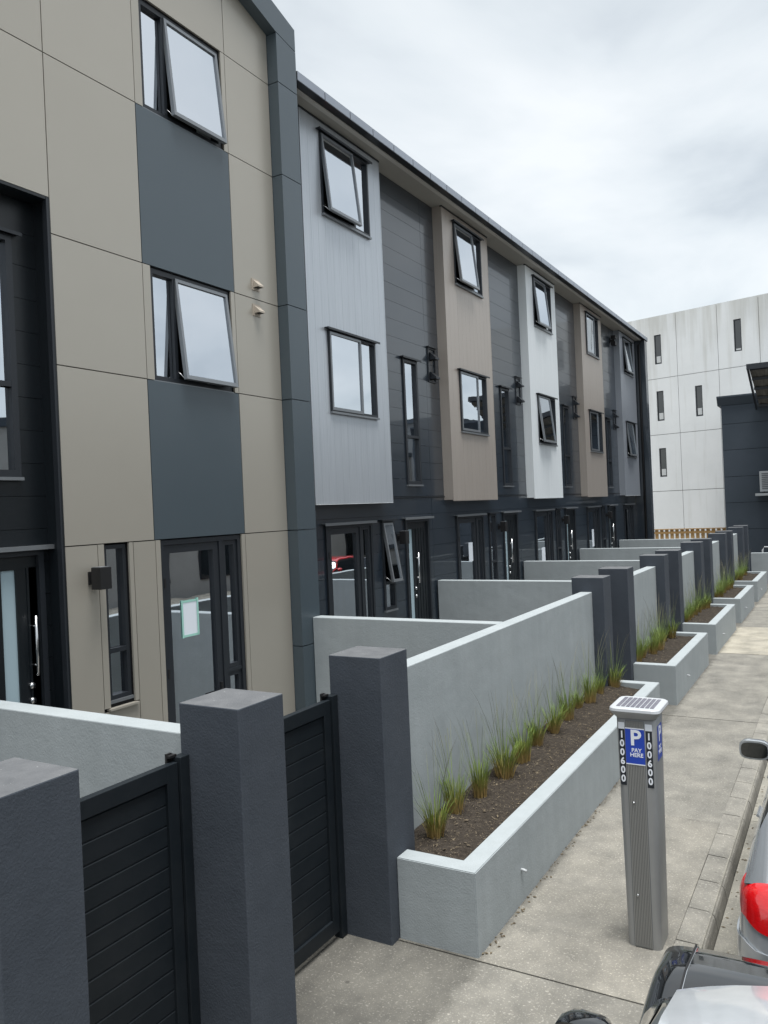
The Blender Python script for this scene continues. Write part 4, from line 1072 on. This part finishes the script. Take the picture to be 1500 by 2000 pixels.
        for i in range(len(bd)): a, b = bd[i], bd[(i+1) % len(bd)]; fc.append((a, n0+a, n0+b, b))
        o = mesh_obj(nm, v, fc, mat, parent, smooth=True, world=False)
        bm = bmesh.new(); bm.from_mesh(o.data); bmesh.ops.recalc_face_normals(bm, faces=bm.faces[:]); bm.to_mesh(o.data); bm.free()
        try: o.data.set_sharp_from_angle(angle=R(50))
        except Exception: pass
        return o
    for s in (1, -1):
        # tail lamp wrapping round the corner, wide at the shoulder, pointed along the flank
        tl = patch('tail_lamp', .0006, .36, .47, .795, .010, 'lampred', s, 16, 16, shape=lambda a, b: (a**2.2*(.35+.65*min(1, b*1.25)), b))
        patch('lamp_indicator', .0005, .0035, .54, .66, .016, 'lampamber', s, 4, 6, parent=tl)
        patch('door_handle', 1.42, 1.62, .592, .612, .022, paint, s, 6, 3, th=.02); patch('door_handle', 2.36, 2.56, .592, .612, .022, paint, s, 6, 3, th=.02)
        patch('side_moulding', 1.0, Lc-1.25, .345, .375, .006, paint, s, 20, 2)
        for xx in (.98, 1.79, 2.77): patch('door_gap', xx, xx+.008, .20, .73, .0012, 'black', s, 1, 16, th=.004)
        patch('sill_trim', 1.15, Lc-1.25, .10, .17, .004, 'greybumper', s, 20, 3)
        # headlamp
        hlm = patch('headlamp', Lc-.42, Lc-.03, .40 if tall else .62, .54 if tall else .80, .008, 'lampclear', s, 12, 8, shape=lambda a, b: (a, b*(.45+.55*a)))
        # hood gap, and crease strip: chrome on the black car paints a highlight
        patch('hood_gap', Lc-hood-.25, Lc-.28, .777, .782, .0015, 'black', s, 24, 1, th=.004)
        patch('hood_edge', Lc-hood-.25, Lc-.30, .7835, .7855, .0015, 'chrome' if paint == 'blackpaint' else paint, s, 24, 1, th=.004)
        # bumper lower parts
        patch('rear_bumper_skirt', .001, .44, .06, .26, .008, 'greybumper', s, 14, 8)
        patch('rear_bumper', .0008, .44, .265, .385, .014, paint, s, 14, 8)
        patch('front_grille', Lc-.10, Lc-.001, .22, .40, .006, 'black', s, 6, 6)
    # greenhouse
    gh = [(.16, .70, .94), (.42, .675, 1.30), (.72, .64, 1.44), (1.4, .62, 1.475), (2.1, .615, 1.455), (2.55, .63, 1.37), (Lc-hood-.30, .70, 1.12), (Lc-hood+.02, .735, .985)]
    if shade: gh = [(.16, .70, .94), (.42, .675, 1.30), (.72, .64, 1.42), (1.2, .62, 1.45), (1.65, .615, 1.43), (2.15, .63, 1.33), (Lc-hood-.50, .70, 1.14), (Lc-hood+.02, .735, .985)]
    v = []; fc = []; ng = 14; ks = []
    for (x, wt, z) in gh:
        wtop = hwid*wt/.85*.98; wbase = hwid*.93; zb_ = .93
        ring = []
        for i in range(ng+1):
            t = i/ng
            if t < .45: q = t/.45; yv = lerp(wbase, wtop, q*q*.35+q*.65); zv = lerp(zb_, z-.035*min(1, (z-.93)*3), q)
            else: q = (t-.45)/.55; yv = wtop*math.cos(q*math.pi/2)**.55 if q < 1 else 0; zv = z-.035*min(1, (z-.93)*3)+.05*min(1, (z-.93)*3)*math.sin(q*math.pi/2)
            ring.append((x-((.36 if shade else .24)*(yv/wbase)**2 if x > 2.1 else 0), yv, zv))
        ring = ring+[(p[0], -p[1], p[2]) for p in reversed(ring[:-1])]
        v += ring; ks.append(len(ring))
    m2 = 2*ng+1
    gm = []
    for i in range(len(gh)-1):
        for k in range(m2-1): fc.append((i*m2+k, (i+1)*m2+k, (i+1)*m2+k+1, i*m2+k+1))
    o = mesh_obj('greenhouse_glass', v, fc, 'carglass', car, smooth=True, world=False)
    bm = bmesh.new(); bm.from_mesh(o.data); bmesh.ops.recalc_face_normals(bm, faces=bm.faces[:]); bm.to_mesh(o.data); bm.free()
    # painted roof skin and pillars lifted just proud of the glass
    def skin(nm, cells, mat, off=.006):
        vv = []; ff = []
        for (i, k) in cells:
            q = [Vector(v[j]) for j in (i*m2+k, (i+1)*m2+k, (i+1)*m2+k+1, i*m2+k+1)]
            b = len(vv); vv += [p.copy() for p in q]
            ff.append((b, b+1, b+2, b+3))
        oo = mesh_obj(nm, vv, ff, mat, car, smooth=True, world=False)
        bm = bmesh.new(); bm.from_mesh(oo.data); bmesh.ops.remove_doubles(bm, verts=bm.verts[:], dist=1e-4); bmesh.ops.recalc_face_normals(bm, faces=bm.faces[:]); bm.normal_update()
        for vx in bm.verts:
            nn_ = vx.normal.copy()
            if nn_.dot(vx.co-Vector((1.9, 0, .6))) < 0: nn_ = -nn_
            vx.co += nn_*off
        bm.to_mesh(oo.data); bm.free()
    skin('roof', [(i, k) for i in (2, 3, 4) for k in range(6, m2-7)]+[(1, k) for k in range(6, m2-7)], paint)
    if shade: skin('windscreen_sunshade', [(i, k) for i in (5, 6) for k in range(9, m2-10)], 'shade', .022)
    for s in (0, 1):
        f_ = (lambda k: k) if s == 0 else (lambda k: m2-2-k)
        skin('pillar', [(0, f_(k)) for k in range(0, 8)]+[(1, f_(k)) for k in range(0, 4)], paint)
        skin('pillar', [(i, f_(k)) for i in (5, 6) for k in (5, 6)], paint)
        skin('pillar', [(i, f_(5)) for i in (1, 2, 3, 4)], 'black', .007)
    # wheels
    for ax in axles:
        for s in (1, -1):
            wv = []; wf = []; prof = [(.17, .0), (.205, .0), (.215, .02), (.285, .01), (WR-.005, .03), (WR, .06), (WR, .15), (WR-.02, .19), (.2, .19)]
            n = 28
            for (rr, d) in prof:
                for k in range(n): a = 2*math.pi*k/n; wv.append((ax+rr*math.cos(a), s*(hwid-.012-d), WR+rr*math.sin(a)))
            for i in range(len(prof)-1):
                for k in range(n): wf.append((i*n+k, i*n+(k+1) % n, (i+1)*n+(k+1) % n, (i+1)*n+k))
            wh_ = mesh_obj('wheel', wv, wf, 'tyre', car, smooth=True, world=False)
            rv = []; rf_ = []
            for sp in range(7):
                a = 2*math.pi*sp/7
                for (r1, wd_) in ((.03, .03), (.19, .028)):
                    for dd in (.01, .03):
                        for e_ in (-1, 1):
                            rv.append((ax+r1*math.cos(a)-e_*wd_*math.sin(a), s*(hwid-.012-dd), WR+r1*math.sin(a)+e_*wd_*math.cos(a)))
                b = sp*8; rf_ += [(b, b+1, b+5, b+4), (b+2, b+6, b+7, b+3), (b, b+4, b+6, b+2), (b+1, b+3, b+7, b+5)]
            b = len(rv)
            for dd, rr in ((.012, .205), (.05, .19), (.05, .0)):
                for k in range(n): a = 2*math.pi*k/n; rv.append((ax+rr*math.cos(a), s*(hwid-.012-dd), WR+rr*math.sin(a)))
            for i in range(2):
                for k in range(n): rf_.append((b+i*n+k, b+i*n+(k+1) % n, b+(i+1)*n+(k+1) % n, b+(i+1)*n+k))
            mesh_obj('rim', rv, rf_, 'acwhite', wh_, world=False)
    # door mirrors
    for s in (1, -1):
        mx_ = Lc-hood+mdx; my = s*(hwid+mdy); mz = 1.03
        vv = []; ff = []; nn_ = 18
        prof = [(-.075, .98), (-.06, 1.0), (0, .97), (.06, .8), (.10, .45), (.115, .05)]
        for (dx_, sc_) in prof:
            for k in range(nn_):
                a = 2*math.pi*k/nn_; cx, cz = math.cos(a), math.sin(a)
                cx = math.copysign(abs(cx)**.6, cx); cz = math.copysign(abs(cz)**.6, cz)
                vv.append((mx_+dx_-.02*cx*s*0, my+.125*cx*sc_, mz+.075*cz*sc_))
        for i in range(len(prof)-1):
            for k in range(nn_): ff.append((i*nn_+k, i*nn_+(k+1) % nn_, (i+1)*nn_+(k+1) % nn_, (i+1)*nn_+k))
        ff.append(tuple(range(nn_))); ff.append(tuple((len(prof)-1)*nn_+k for k in range(nn_)))
        mo = mesh_obj('door_mirror', vv, ff, paint, car, smooth=True, world=False)
        bm = bmesh.new(); bm.from_mesh(mo.data); bmesh.ops.recalc_face_normals(bm, faces=bm.faces[:]); bm.to_mesh(mo.data); bm.free()
        try: mo.data.set_sharp_from_angle(angle=R(50))
        except Exception: pass
        vg = [];
        for k in range(nn_):
            a = 2*math.pi*k/nn_; cx, cz = math.cos(a), math.sin(a)
            cx = math.copysign(abs(cx)**.6, cx); cz = math.copysign(abs(cz)**.6, cz); vg.append((mx_-.0765, my+.108*cx, mz+.06*cz))
        vg += [(p[0]-.003, p[1], p[2]) for p in vg]
        mesh_obj('mirror_glass', vg, [tuple(range(nn_)), tuple(reversed(range(nn_, 2*nn_)))]+[(k, (k+1) % nn_, nn_+(k+1) % nn_, nn_+k) for k in range(nn_)], 'carglass', mo, world=False)
        tube('mirror_arm', [(mx_+.02, s*(hwid-.06), .95), (mx_+.02, s*(hwid+.02), .965), (mx_+.01, s*(hwid+.06), .98)], .028, 'black', mo, 8, world=False)
    # number plate (blank) and rear badge-free hatch line
    boxes('number_plate', [(-.012, .004, -.18, .18, .60, .71)], 'metercap', car, world=False)
    boxes('rear_wiper', [(.10, .13, -.02, .30, .98, 1.0)], 'black', car, world=False)
    car.scale = (1, 1, zs)
    return car
build_car('silver_car', 'silver hatchback parked by the kerb, red tail lamp at the right edge', (.185, 5.06, -.155), R(90), 'silverpaint', Wc=1.72, zs=1.12)
build_car('black_car', 'glossy black car whose bonnet and mirror show at the bottom right', (-.085, .56, -.155), R(90), 'blackpaint', Wc=1.72, zs=1.12, tall=True, hood=.72, mdx=-.76, mdy=.08, shade=True)
build_car('red_car', 'red car parked across the road, mirrored in the glazed door', (6.2, 30.2, -.155), R(-90), 'redpaint')
